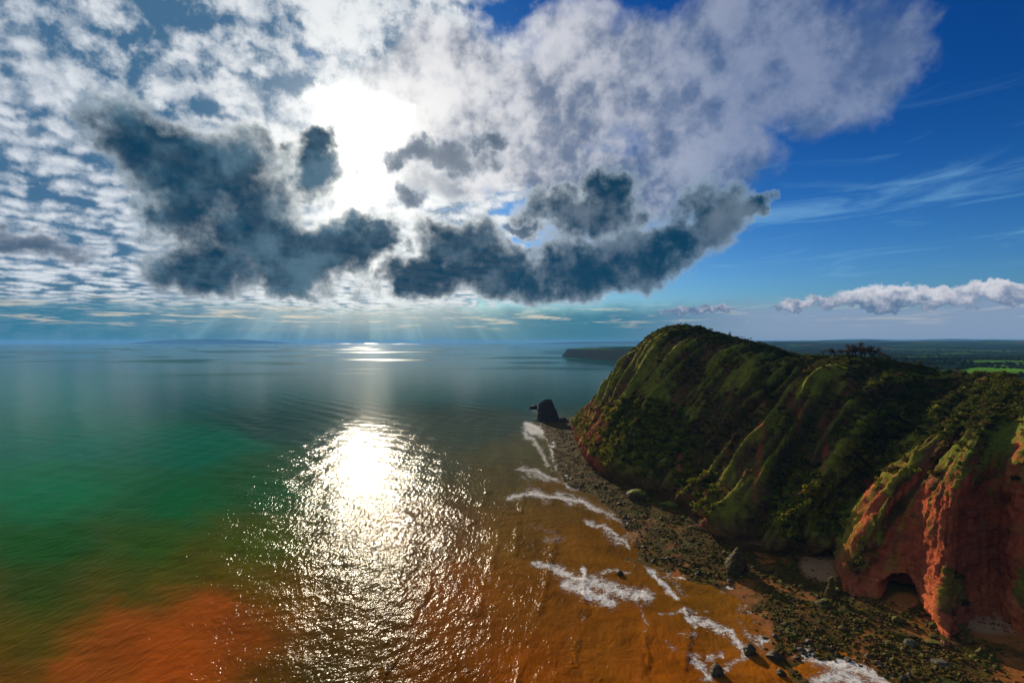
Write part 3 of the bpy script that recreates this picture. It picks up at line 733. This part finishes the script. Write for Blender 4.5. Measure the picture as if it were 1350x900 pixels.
def rock_material(name, base, top=None, wet=.8, span=(.35, .75)):
    m, g, b = material(name); pos = geo_pos(g)
    n1 = g.noise(pos, .9, 6, .65); n2 = g.noise(pos, 4.0, 4, .6)
    oi = g.new('ShaderNodeObjectInfo'); rnd = V(g, oi.outputs['Random'])
    c = g.mix(g.smooth(n1, .35, .65), tuple(x * .6 for x in base), tuple(x * 1.3 for x in base))
    if top:
        ge = g.new('ShaderNodeNewGeometry'); nz = g.sep(V(g, ge.outputs['Normal']))[2]
        c = g.mix(g.smooth(nz + (n1 - .5) * .9, *span), c, top)
    s = g.vmath('SCALE', c); g.put(s.s.node.inputs['Scale'], g.lin(rnd, 0, 1, .65, 1.35))
    g.put(b.inputs['Base Color'], s); b.inputs['Roughness'].default_value = wet; b.inputs['Specular IOR Level'].default_value = .12
    bump(g, b, n1 * .5 + n2 * .12, 1.0, .8)
    return m
M_DARKROCK = rock_material('weedy_rock', (.080, .050, .010), (.085, .072, .006))
M_WETROCK = rock_material('wet_rock', (.070, .044, .022), None, .5)
M_REDROCK = rock_material('red_sandstone', (.26, .075, .038))
M_MOSS = rock_material('mossy_rock', (.070, .040, .014), (.13, .14, .010), span=(.5, 1.0))
M_STACK = rock_material('stack_rock', (.040, .028, .022), (.035, .034, .016))

# boulders one can pick out on the foreshore
LANDMARKS = [((839, 657), 'near the moss-capped flat rock'), ((915, 690), 'near the pinkish fallen slab'), ((969, 752), 'around the pyramid-shaped rock'), ((1095, 792), 'around the slender rock pinnacle'),
             ((1190, 805), 'before the cave mouth'), ((1255, 850), 'off the toe of the red buttress'), ((1088, 755), 'beside the pale sand pocket'), ((1325, 850), 'by the sand below the overhanging right cliff'),
             ((780, 620), 'below the golden bushes of the headland tip'), ((745, 570), 'on the reef towards the tall sea stack'), ((1040, 840), 'by the jagged rocks in the brown shallows'), ((1130, 860), 'above the broad foam of the near surf'), ((880, 725), 'on the wet ledge behind the surf')]
LM_W = [(gnd(*p)[:2], t) for p, t in LANDMARKS]
def near_what(x, y): return min(LM_W, key=lambda q: (q[0][0] - x) ** 2 + (q[0][1] - y) ** 2)[1]
def scatter_rocks():
    r = np.random.default_rng(12)
    flat = np.where((FSG > -3) & (FIN < 4) & (FIN > -75), 1.0, 0) * (1 - .93 * np.clip(FSAND * 1.25, 0, 1))
    cell = np.gradient(FYS)[:, None] * np.ones_like(FX)
    vis = (FX / FY < .99) & (FY > 170) & (FY < 860)
    w = (flat * cell * vis * (.25 + sst(-.15, .25, fbm(FX / 13, FY / 13, 3, 321)))).ravel()
    def pick(n, ww):
        i = r.choice(len(ww), n, p=ww / ww.sum())
        x = FX.ravel()[i] + r.uniform(-.4, .4, n); y = FY.ravel()[i] + r.uniform(-.5, .5, n)
        return x, y, shore_at(x, y), FSG.ravel()[i], FIN.ravel()[i]
    meshes = [mesh_np('boulder', *rock_mesh(300 + k, 2, 10), M_DARKROCK, False) for k in range(8)] + [mesh_np('boulder', *rock_mesh(320 + k, 2, 10), M_WETROCK, False) for k in range(4)]
    near = w * np.clip((400 / FY.ravel()) ** 2, .2, 4)
    x, y, z, sg, inn = pick(270, near)
    for k in range(270):
        s = r.uniform(.9, 1.9) * (1.35 if inn[k] > -14 else 1)
        wet = sg[k] < 8
        me = meshes[8 + k % 4] if wet else meshes[k % 8]
        sc = (s * r.uniform(.8, 1.4), s * r.uniform(.8, 1.2), s * r.uniform(.45, .95)); ra = sc[2] / max(sc[0], sc[1])
        form = ('large ' if s > 1.9 else '') + ('flat' if ra < .52 else 'upright' if ra > .78 else 'blocky')
        o = obj('boulder', me, None, f"{form} {'dark wet boulder' if wet else 'weed-covered boulder'} {near_what(x[k], y[k])}", 'boulder',
                f"{'wet ' if wet else ''}boulders {near_what(x[k], y[k])}", loc=(x[k], y[k], z[k] + s * .15))
        o.rotation_euler = (r.uniform(-.4, .4), r.uniform(-.4, .4), r.uniform(0, 6.3)); o.scale = sc
    # the countless smaller stones
    n = 22000; x, y, z, sg, inn = pick(n, w * np.clip((420 / FY.ravel()) ** 1.2, .2, 3))
    base = [rock_mesh(400 + k, 1, 4)[0] for k in range(12)]; f1 = ICO1[1]; nv = len(ICO1[0])
    size = .18 + .75 * r.random(n) ** 3.4; a = r.uniform(0, 6.28, n); ca, sa = np.cos(a), np.sin(a)
    B = np.array(base)[r.integers(0, 12, n)] * (size[:, None] * np.stack([r.uniform(.8, 1.5, n), r.uniform(.8, 1.3, n), r.uniform(.5, .9, n)], -1))[:, None, :]
    Vv = np.stack([B[..., 0] * ca[:, None] - B[..., 1] * sa[:, None], B[..., 0] * sa[:, None] + B[..., 1] * ca[:, None], B[..., 2]], -1)
    Vv += np.stack([x, y, z + size * .12], -1)[:, None, :]
    Fc = (f1[None] + (np.arange(n) * nv)[:, None, None]).reshape(-1, 3)
    pal = np.array([[.068, .048, .003], [.084, .042, .006], [.045, .030, .004], [.115, .098, .004], [.19, .062, .018]])
    cc = pal[r.choice(5, n, p=[.36, .26, .22, .10, .06])] * r.uniform(.6, 1.4, n)[:, None]
    m, g, b = material('rubble'); g.put(b.inputs['Base Color'], g.attr('Col')); b.inputs['Roughness'].default_value = .8; b.inputs['Specular IOR Level'].default_value = .06
    obj('shore_rubble', mesh_np('shore_rubble', Vv.reshape(-1, 3), Fc, m, False, {'Col': np.repeat(cc, nv, 0)}), kind='stuff',
        label='countless small dark weedy stones strewn over the foreshore', cat='rubble')
scatter_rocks()

def fallen_blocks():
    r = np.random.default_rng(45); ms = [mesh_np('fallen_block', *rock_mesh(800 + k, 2, 12), M_REDROCK, False) for k in range(6)]
    f0 = catmull(np.array(FOOT), np.linspace(12.6, 20.2, 400)); seaward = np.array([-.86, -.5])
    for k in range(46):
        p = f0[r.integers(0, 400)] + seaward * abs(r.normal()) * 4.5; s = .5 + 1.1 * r.random() ** 2
        o = obj('fallen_block', ms[k % 6], None, f"{'large' if s > 1.0 else 'small'} fallen red sandstone block {near_what(*p)}", 'boulder', f'fallen red blocks {near_what(*p)}', loc=(p[0], p[1], shore_at(p[0], p[1]) + s * .2))
        o.rotation_euler = tuple(r.uniform(0, 6.28, 3)); o.scale = (s * r.uniform(.8, 1.5), s, s * r.uniform(.6, 1))
fallen_blocks()
def shaped_rock(name, label, cat, px, py, w, h, dep, mat, prof, seed, sub=3, rz=0.0, group=None, zoff=-.4, lean=(0, 0), cuts=9):
    """a rock whose half-width follows prof(height 0..1), roughened; foot at the pixel on the shore"""
    p = gnd(px, py, .8); v, f = ICO4; v = v.copy()
    t = np.clip((v[:, 2] + 1) / 2, 0, 1); rad = np.hypot(v[:, 0], v[:, 1]) + 1e-6
    k = np.interp(t, [q[0] for q in prof], [q[1] for q in prof]); edge = np.minimum(1, rad / np.sqrt(np.maximum(1 - v[:, 2] ** 2, 1e-4)))
    # squared-off plan
    ux, uy = v[:, 0] / rad, v[:, 1] / rad; sq = 1 / np.maximum(np.maximum(np.abs(ux), np.abs(uy)), .5) ** .45
    cap = np.where(rad < .02, 0, 1)
    x = ux * sq * k * cap * w / 2 + lean[0] * t * w; y = uy * sq * k * cap * dep / 2 + lean[1] * t * dep; z = t * h
    P = np.stack([x, y, z], -1); sc = max(w, h) * .5
    n1 = fbm(P[:, 0] / sc * 1.6 + seed, P[:, 2] / sc * 1.6 + P[:, 1] / sc, 4, seed) ; n2 = ridged(P[:, 0] / sc * 4 + P[:, 1] / sc * 3, P[:, 2] / sc * 2.2, 3, seed + 3) - .6
    rc = np.random.default_rng(seed + 900); ext = np.array([w * .5, dep * .5, h * .5]); Q = (P - np.array([lean[0] * w * .5, lean[1] * dep * .5, h * .5])) / ext
    for _ in range(cuts):
        nn = rc.normal(size=3); nn[2] *= .7; nn /= np.linalg.norm(nn); kk = np.quantile(Q @ nn, rc.uniform(.88, .97)); dd = Q @ nn; Q -= np.outer(np.maximum(dd - kk, 0) * .9, nn)
    P = Q * ext + np.array([lean[0] * w * .5, lean[1] * dep * .5, h * .5])
    bed = np.abs((P[:, 2] / (h * .13) + n1) % 1 - .5) - .25
    P[:, 0] += ux * sc * (.11 * n1 + .06 * n2 + .02 * bed) * cap; P[:, 1] += uy * sc * (.11 * n1 + .06 * n2 + .02 * bed) * cap; P[:, 2] += sc * .12 * n1 * sst(.2, .8, t)
    P[t < .02, 2] = -1.0
    me = mesh_np(name, P, f, mat, False)
    return obj(name, me, None, label, cat, group, loc=(p[0], p[1], .8 + zoff), rz=rz)
# offshore stacks
shaped_rock('sea_stack', 'tall dark block-shaped sea stack standing off the tip of the headland', 'sea stack', 723, 554, 40, 34, 30, M_STACK,
            [(0, 1.0), (.1, .86), (.35, .76), (.6, .62), (.9, .52), (1, .46)], 3, zoff=-1.5, lean=(-.13, 0), cuts=7)
shaped_rock('sea_stack', 'low dark rock islet in the sea beyond the tall stack', 'sea stack', 703, 538, 15, 7, 12, M_STACK, [(0, 1), (.5, .95), (.85, .7), (1, .45)], 5, zoff=-1.2)
shaped_rock('reef_rock', 'dark low reef rock linking the tall stack to the headland', 'rock', 742, 556, 20, 8, 16, M_STACK, [(0, 1.1), (.4, .8), (.8, .5), (1, .2)], 7, zoff=-1.2)
shaped_rock('reef_rock', 'dark low ledge rock on the seaward foot of the tall stack', 'rock', 710, 553, 14, 4, 12, M_STACK, [(0, 1.1), (.5, .8), (1, .3)], 8, zoff=-1.0)
# landmarks on the shore
shaped_rock('pyramid_rock', 'large pyramid-shaped rock with bright green weed along its crest', 'rock', 969, 753, 15, 13, 13, M_MOSS, [(0, 1.05), (.3, .80), (.6, .5), (.85, .24), (1, .04)], 11, lean=(.10, 0), cuts=11)
shaped_rock('rock_pinnacle', 'slender upright rock pinnacle on the foreshore before the red buttress', 'rock', 1095, 789, 4.6, 11, 4.2, M_DARKROCK, [(0, 1.1), (.3, .85), (.55, .62), (.8, .5), (1, .25)], 13)
shaped_rock('mossy_mound', 'low boulder mound beside the rock pinnacle with green weed', 'rock', 1086, 800, 8, 4.0, 8, M_MOSS, [(0, 1.1), (.5, .8), (1, .3)], 15)
shaped_rock('mossy_mound', 'flat-topped rock capped with yellow-green moss near the wooded cliff foot', 'rock', 839, 658, 15, 7.5, 12, M_MOSS, [(0, 1), (.5, 1), (.85, .85), (1, .5)], 17)
shaped_rock('mossy_mound', 'long low mossy ledge rock beside the moss-capped flat rock', 'rock', 884, 668, 15, 4, 10, M_MOSS, [(0, 1), (.6, .9), (1, .4)], 19, rz=-.5)
shaped_rock('fallen_slab', 'long pinkish fallen sandstone slab at the cliff foot above green weed', 'rock', 936, 702, 5, 4.5, 26, M_REDROCK, [(0, 1), (.5, 1), (.85, .9), (1, .6)], 21, rz=.85)
shaped_rock('weedy_ledge', 'bright green weed-covered ledge below the pinkish fallen slab', 'rock', 922, 700, 4, 3, 16, M_MOSS, [(0, 1.1), (.6, .9), (1, .5)], 23, rz=.85)
shaped_rock('surf_rock', 'large dark pointed rock ringed by white foam', 'rock', 945, 884, 5.2, 3.2, 5, M_WETROCK, [(0, 1.1), (.4, .8), (.75, .5), (1, .15)], 25)
shaped_rock('surf_rock', 'dark rounded rock at the end of the curved foam streak', 'rock', 988, 857, 5.2, 2.8, 5, M_WETROCK, [(0, 1.1), (.5, .9), (1, .3)], 27)
shaped_rock('surf_rock', 'small dark rock awash above the broad foam patch', 'rock', 817, 755, 3.6, 1.8, 3.2, M_WETROCK, [(0, 1.1), (.5, .9), (1, .3)], 29)
shaped_rock('surf_rock', 'dark jagged rock cluster standing in the brown shallows', 'rock', 1022, 864, 5.5, 2.2, 5, M_WETROCK, [(0, 1.2), (.4, .9), (.8, .5), (1, .2)], 31)
shaped_rock('surf_rock', 'small dark rock in the brown shallows below the jagged cluster', 'rock', 1030, 886, 3, 1.5, 3, M_WETROCK, [(0, 1.1), (.5, .9), (1, .3)], 33)
shaped_rock('grey_block', 'pale grey fallen block among dark weed before the cave', 'rock', 1200, 850, 4.6, 2.6, 4, rock_material('grey_rock', (.11, .09, .06)), [(0, 1), (.6, .95), (1, .6)], 35, rz=.4)
shaped_rock('grey_block', 'pale grey flat block on the lower weed below the red buttress', 'rock', 1240, 876, 6, 2.2, 5, bpy.data.materials['grey_rock'], [(0, 1), (.6, .95), (1, .6)], 37, rz=-.3)

# ------------------------------------------------------------------ vegetation
def leaf_cloud(seed, n, size, lumps=5, flatten=.75):
    """n leaf triangles gathered in a few lumps: unit crown about 1 m radius, foot at z=0"""
    r = np.random.default_rng(seed)
    c = r.normal(size=(lumps, 3)) * np.array([.42, .42, .25]); c[:, 2] = np.abs(c[:, 2]) + .35; rad = r.uniform(.4, .68, lumps)
    k = r.integers(0, lumps, n); d = r.normal(size=(n, 3)); d /= np.linalg.norm(d, axis=1, keepdims=True)
    p = c[k] + d * (rad[k] * r.uniform(.72, 1.06, n))[:, None]; p[:, 2] = np.maximum(p[:, 2] * flatten, .02)
    nn = d + r.normal(size=(n, 3)) * .55; nn /= np.linalg.norm(nn, axis=1, keepdims=True)
    a = np.cross(nn, r.normal(size=(n, 3))); a /= np.linalg.norm(a, axis=1, keepdims=True); b = np.cross(nn, a)
    s = size * r.uniform(.6, 1.4, n)[:, None]
    T = np.stack([p + a * s, p - a * s * .5 + b * s * .85, p - a * s * .5 - b * s * .85], 1)
    return T                                              # (n,3,3)
def leaf_material(name, c1=None, c2=None):
    m = bpy.data.materials.new(name); m.use_nodes = True; t = m.node_tree; t.nodes.clear(); g = G(t)
    out = g.new('ShaderNodeOutputMaterial'); df = g.new('ShaderNodeBsdfDiffuse'); tr = g.new('ShaderNodeBsdfTranslucent'); mx = g.new('ShaderNodeMixShader')
    if c1:
        oi = g.new('ShaderNodeObjectInfo'); col = g.mix(V(g, oi.outputs['Random']), c1, c2)
        n = g.noise(geo_pos(g), 1.2, 3, .6); s = g.vmath('SCALE', col); g.put(s.s.node.inputs['Scale'], g.lin(n, .3, .7, .6, 1.4)); col = s
    else: col = g.attr('Col')
    g.put(df.inputs[0], col); g.put(tr.inputs[0], col); mx.inputs[0].default_value = .42
    t.links.new(df.outputs[0], mx.inputs[1]); t.links.new(tr.outputs[0], mx.inputs[2]); t.links.new(mx.outputs[0], out.inputs[0])
    return m
M_SCRUB = leaf_material('scrub_leaf')
M_GREEN = leaf_material('green_bush_leaf', (.11, .13, .014), (.19, .19, .018)); M_DARKG = leaf_material('dark_bush_leaf', (.055, .066, .012), (.105, .105, .018))
M_BROWN = leaf_material('brown_bush_leaf', (.06, .045, .018), (.10, .075, .020)); M_GORSE = leaf_material('gorse_leaf', (.24, .18, .012), (.32, .22, .012))
area = np.linalg.norm(np.cross(np.gradient(HP, axis=0), np.gradient(HP, axis=1)), axis=-1)
seen = (PX > 755) & (PX < 1420) & (SU[None, :] > 2) & (SU[None, :] < 21.5)
green_zone = sst(1.5, .3, ((PX - 830) / 90) ** 2 + ((PY - 580) / 55) ** 2) + sst(1.4, .3, ((PX - 1060) / 60) ** 2 + ((PY - 670) / 55) ** 2) + .8 * sst(1.4, .3, ((PX - 920) / 40) ** 2 + ((PY - 650) / 40) ** 2) + .6 * sst(1.4, .3, ((PX - 1150) / 50) ** 2 + ((PY - 590) / 50) ** 2)
crown_zone = sst(.72, .95, Tg) + sst(1.4, .4, ((PX - 1230) / 110) ** 2 + ((PY - 530) / 45) ** 2)
can = (1 - np.clip(rocky * 1.5, 0, 1)) * sst(.06, .16, Tg) * seen * (1 - cave)
wgt = area * can * (.10 + .75 * (1 - grass) * sst(-.25, .25, fbm(Sg / 26, Tg * 5, 3, 301)) + 1.0 * np.clip(green_zone, 0, 1) + .9 * np.clip(crown_zone, 0, 1)) * (1 - .85 * grass * (1 - np.clip(green_zone + crown_zone, 0, 1)))
BUSHM = [((800, 575), 'above the sunlit red headland tip'), ((850, 590), 'above the moss-capped flat rock'), ((920, 640), 'above the pinkish fallen slab'), ((1004, 610), 'beside the thin red scar'), ((1065, 680), 'above the pale sand pocket'),
         ((1150, 600), 'in the gully left of the red buttress'), ((1250, 545), 'on the shoulder above the red buttress'), ((1120, 480), 'under the leafless ridge trees'), ((1000, 465), 'on the slope right of the summit'), ((880, 440), 'by the summit'), ((1330, 520), 'on the right-hand clifftop'), ((1190, 490), 'between the leafless trees and the clifftop')]
def bush_zone(x, y, z):
    a, b = CX + F * x / y, CY - F * (z - H) / y
    return min(BUSHM, key=lambda q: (q[0][0] - a) ** 2 + (q[0][1] - b) ** 2)[1]
def scatter_scrub():
    r = np.random.default_rng(77); w = wgt.ravel() / wgt.sum(); n = 10500
    idx = r.choice(w.size, n, p=w); pos = HP.reshape(-1, 3)[idx] + r.normal(size=(n, 3)) * np.array([.4, .4, 0])
    gz = np.clip(green_zone, 0, 1).ravel()[idx]; cz = np.clip(crown_zone, 0, 1).ravel()[idx]
    var = [leaf_cloud(500 + k, 46, .30) for k in range(14)]
    size = (.9 + 1.7 * r.random(n) ** 1.6) * (1 + .35 * gz); a = r.uniform(0, 6.28, n); ca, sa = np.cos(a)[:, None, None], np.sin(a)[:, None, None]
    B = np.array(var)[r.integers(0, 14, n)].reshape(n, -1, 3) * size[:, None, None]
    Vv = np.stack([B[..., 0] * ca[:, :, 0] - B[..., 1] * sa[:, :, 0], B[..., 0] * sa[:, :, 0] + B[..., 1] * ca[:, :, 0], B[..., 2]], -1) + (pos - np.array([0, 0, .3]))[:, None, :]
    pal = np.array([[.052, .062, .013], [.095, .100, .016], [.12, .075, .020], [.16, .16, .016], [.23, .17, .014], [.085, .056, .022]])
    kind = np.where(r.random(n) < gz * .75, r.choice([1, 3, 3, 4], n), np.where(r.random(n) < cz, r.choice([0, 0, 5, 1], n), r.choice([0, 1, 2, 2, 5, 5, 3], n)))
    cc = pal[kind] * r.uniform(.65, 1.35, n)[:, None]
    k = B.shape[1]; Fc = np.arange(n * k).reshape(-1, 3)
    obj('hillside_scrub', mesh_np('hillside_scrub', Vv.reshape(-1, 3), Fc, M_SCRUB, False, {'Col': np.repeat(cc, k, 0)}), kind='stuff', label='dense low scrub and bracken covering the cliff slopes', cat='scrub')
    # larger bushes one can tell apart
    def bushes(count, weight, mats, smin, smax, label, group, seed):
        rr = np.random.default_rng(seed); ww = weight.ravel() / weight.sum(); ii = rr.choice(ww.size, count, p=ww)
        ms = []
        for k in range(5):
            T = leaf_cloud(seed * 10 + k, 260, .17, 9).reshape(-1, 3)
            ms.append(mesh_np('bush', T, np.arange(len(T)).reshape(-1, 3), mats, False))
        for q, i in enumerate(ii):
            s = rr.uniform(smin, smax); p = HP.reshape(-1, 3)[i]
            zn = bush_zone(p[0], p[1], p[2]); sz = 'small' if s < smin + (smax - smin) * .33 else 'large' if s > smin + (smax - smin) * .7 else 'medium'
            o = obj('bush', ms[q % 5], None, f'{sz} {label} {zn}', 'bush', f'{group} {zn}', loc=(p[0], p[1], p[2] - .35)); o.rotation_euler[2] = rr.uniform(0, 6.3); o.scale = (s, s, s * rr.uniform(.85, 1.15))
    gzc = np.clip(green_zone, 0, 1); czc = np.clip(crown_zone, 0, 1)
    bushes(110, area * can * gzc, M_GREEN, 2.5, 4.4, 'bright green leafy bush', 'green bushes', 61)
    bushes(26, area * can * sst(1.4, .3, ((PX - 800) / 34) ** 2 + ((PY - 578) / 22) ** 2), M_GORSE, 2.2, 3.6, 'golden-yellow bush', 'golden bushes', 62)
    bushes(120, area * can * czc * sst(8, 10, Ug), M_DARKG, 2.4, 4.2, 'dark green thicket bush', 'dark thicket bushes', 63)
    bushes(36, area * can * sst(.965, .99, Tg) * (Ug > 3), M_DARKG, 1.4, 2.6, 'dark ridge-line bush', 'ridge-line bushes', 64)
scatter_scrub()

# leafless trees on the ridge, and a few on the skyline
M_BARK = rock_material('bark', (.040, .030, .022))
M_TWIG = leaf_material('twig', (.050, .036, .026), (.075, .050, .034))
def bare_tree_meshes(seed):
    r = np.random.default_rng(seed); Vt, Ft, tips = [], [], []
    def limb(p, d, L, r0, r1, dep):
        d = d / np.linalg.norm(d); a = np.cross(d, [.3, .9, .2]); a /= np.linalg.norm(a); b = np.cross(d, a); q = p + d * L; i = len(Vt)
        for (c, rr) in ((p, r0), (q, r1)):
            for k in range(5):
                t = k * 2 * math.pi / 5; Vt.append(c + (a * math.cos(t) + b * math.sin(t)) * rr)
        for k in range(5): Ft.append((i + k, i + (k + 1) % 5, i + 5 + (k + 1) % 5, i + 5 + k))
        if dep == 0: tips.append((p, q)); return
        for _ in range(3 if dep > 1 else 4):
            nd = d + r.normal(size=3) * .55; nd[2] = abs(nd[2]) * .8 + .15
            limb(p + d * L * r.uniform(.6, 1.0), nd, L * r.uniform(.55, .8), r1, r1 * .5, dep - 1)
    limb(np.zeros(3), np.array([r.normal() * .08, r.normal() * .08, 1.0]), .30, .032, .022, 3)
    V_ = np.array(Vt); sc = 1 / V_[:, 2].max(); V_ *= sc
    T = []
    for (p, q) in tips:
        for _ in range(22):
            c = (p + (q - p) * r.uniform(.2, 1.3)) * sc + r.normal(size=3) * .03; d = (q - p) / np.linalg.norm(q - p) + r.normal(size=3) * .6; d /= np.linalg.norm(d); w = np.cross(d, r.normal(size=3)); w /= np.linalg.norm(w)
            L = r.uniform(.05, .11); T += [c - w * .007, c + w * .007, c + d * L]
    T = np.array(T)
    return mesh_np('trunk', V_, np.array(Ft), M_BARK, True), mesh_np('crown', T, np.arange(len(T)).reshape(-1, 3), M_TWIG, False)
BT = [bare_tree_meshes(700 + k) for k in range(4)]
def tree_at(px, depth_row, h, label, group, k):
    """plant on the ridge: the column whose crest shows at this pixel column, some rows behind it"""
    row = HALL[depth_row]; cpx = CX + F * row[:, 0] / np.maximum(row[:, 1], 60); ok = np.where((SU > 4) & (SU < 21))[0]
    j = ok[np.argmin(np.abs(cpx[ok] - px))]; p = row[j]
    e = obj('bare_tree', None, None, label, 'tree', group, loc=(p[0], p[1], p[2] - .3), rz=random.uniform(0, 6.28)); q = random.uniform(.95, 1.55); e.scale = (h * q, h * q, h * random.uniform(.75, 1.15))
    for m, nm in zip(BT[k % 4], ('trunk', 'crown')): obj(nm, m, e)
for k, (px, h) in enumerate([(1086, 6.5), (1094, 8), (1101, 8.5), (1109, 9), (1116, 10.5), (1122, 9.5), (1128, 11.5), (1134, 11), (1140, 11.5), (1146, 11), (1152, 10), (1158, 9), (1164, 7.5), (1172, 6), (1119, 9), (1137, 10), (1149, 9)]):
    tree_at(px, NT - 2 + (k % 4) * 3, h, 'leafless brown tree in the clump on top of the ridge', 'leafless trees on the ridge', k)
for k, (px, h) in enumerate([(962, 3.6), (978, 3.2), (990, 3.4), (1004, 3), (1020, 3.2), (897, 2.6), (1196, 4.2), (1210, 4.5), (1224, 4.6), (1238, 4.2), (1322, 4.0), (1336, 4.4)]):
    tree_at(px, NT - 1, h, 'small wind-bent bare tree standing alone on the hill skyline', 'lone trees on the skyline', k + 1)

# far woods and hedges
def far_woods():
    r = np.random.default_rng(88); pts = []
    n = 9000; az = np.radians(r.uniform(24, 50, n)); D = 900 * (7000 / 900) ** r.random(n); x, y = np.sin(az) * D, np.cos(az) * D
    keep = fbm(x / 380, y / 380, 3, 311) > .12
    fl = (D < 1700) & (D > 1050)
    keep &= ~fl
    pts.append(np.stack([x, y], -1)[keep][:2600])
    for a, b in [((1190, 479.5), (1420, 480.8)), ((1258, 488.5), (1300, 480.4)), ((1325, 481), (1345, 486)), ((1345, 486), (1420, 484.5)), ((1190, 474.3), (1400, 473.6)), ((1150, 473), (1300, 472)), ((1250, 497), (1420, 496.5))]:
        A_, B_ = gnd(*a, 52), gnd(*b, 52); L = int(np.linalg.norm(B_ - A_) / 9); u = np.linspace(0, 1, L)[:, None]
        pts.append((A_ + (B_ - A_) * u)[:, :2] + r.normal(size=(L, 2)) * 2)
    q = np.concatenate(pts); z, ins = land_z(q[:, 0], q[:, 1]); q = q[ins > 40]; z = z[ins > 40]; n = len(q)
    s = r.uniform(2.5, 6, n); v = ICO1[0]; B = v[None] * (1 + .25 * r.normal(size=(n, len(v), 1))) * np.stack([s * 1.3, s * 1.3, s], -1)[:, None]
    B += np.stack([q[:, 0], q[:, 1], z + s * .5], -1)[:, None]
    m, g, b = material('far_foliage'); g.put(b.inputs['Base Color'], g.mix(g.noise(geo_pos(g), .05, 3), (.012, .022, .010), (.030, .042, .018))); b.inputs['Roughness'].default_value = 1; b.inputs['Specular IOR Level'].default_value = 0
    obj('far_woodland', mesh_np('far_woodland', B.reshape(-1, 3), (ICO1[1][None] + (np.arange(n) * len(v))[:, None, None]).reshape(-1, 3), m, False), kind='stuff', label='far dark woods and hedgerows across the farmland', cat='woodland')
far_woods()

# ------------------------------------------------------------------ sea haze
def build_haze():
    L, zb, zt = 43000.0, -7.0, 176.0
    v = np.array([[x, y, z] for z in (zb, zt) for y in (-L, L) for x in (-L, L)])
    f = np.array([[0, 2, 3, 1], [4, 5, 7, 6], [0, 1, 5, 4], [2, 6, 7, 3], [0, 4, 6, 2], [1, 3, 7, 5]])
    m = bpy.data.materials.new('haze_air'); m.use_nodes = True; t = m.node_tree; t.nodes.clear()
    out = t.nodes.new('ShaderNodeOutputMaterial'); pv = t.nodes.new('ShaderNodeVolumePrincipled')
    pv.inputs['Color'].default_value = (.20, .52, 1.0, 1); pv.inputs['Density'].default_value = 2.8e-5; pv.inputs['Anisotropy'].default_value = 0.0
    t.links.new(pv.outputs[0], out.inputs['Volume'])
    obj('haze', mesh_np('haze', v, f, m, False), kind='stuff', label='pale blue sea haze over the bay', cat='haze')
build_haze()
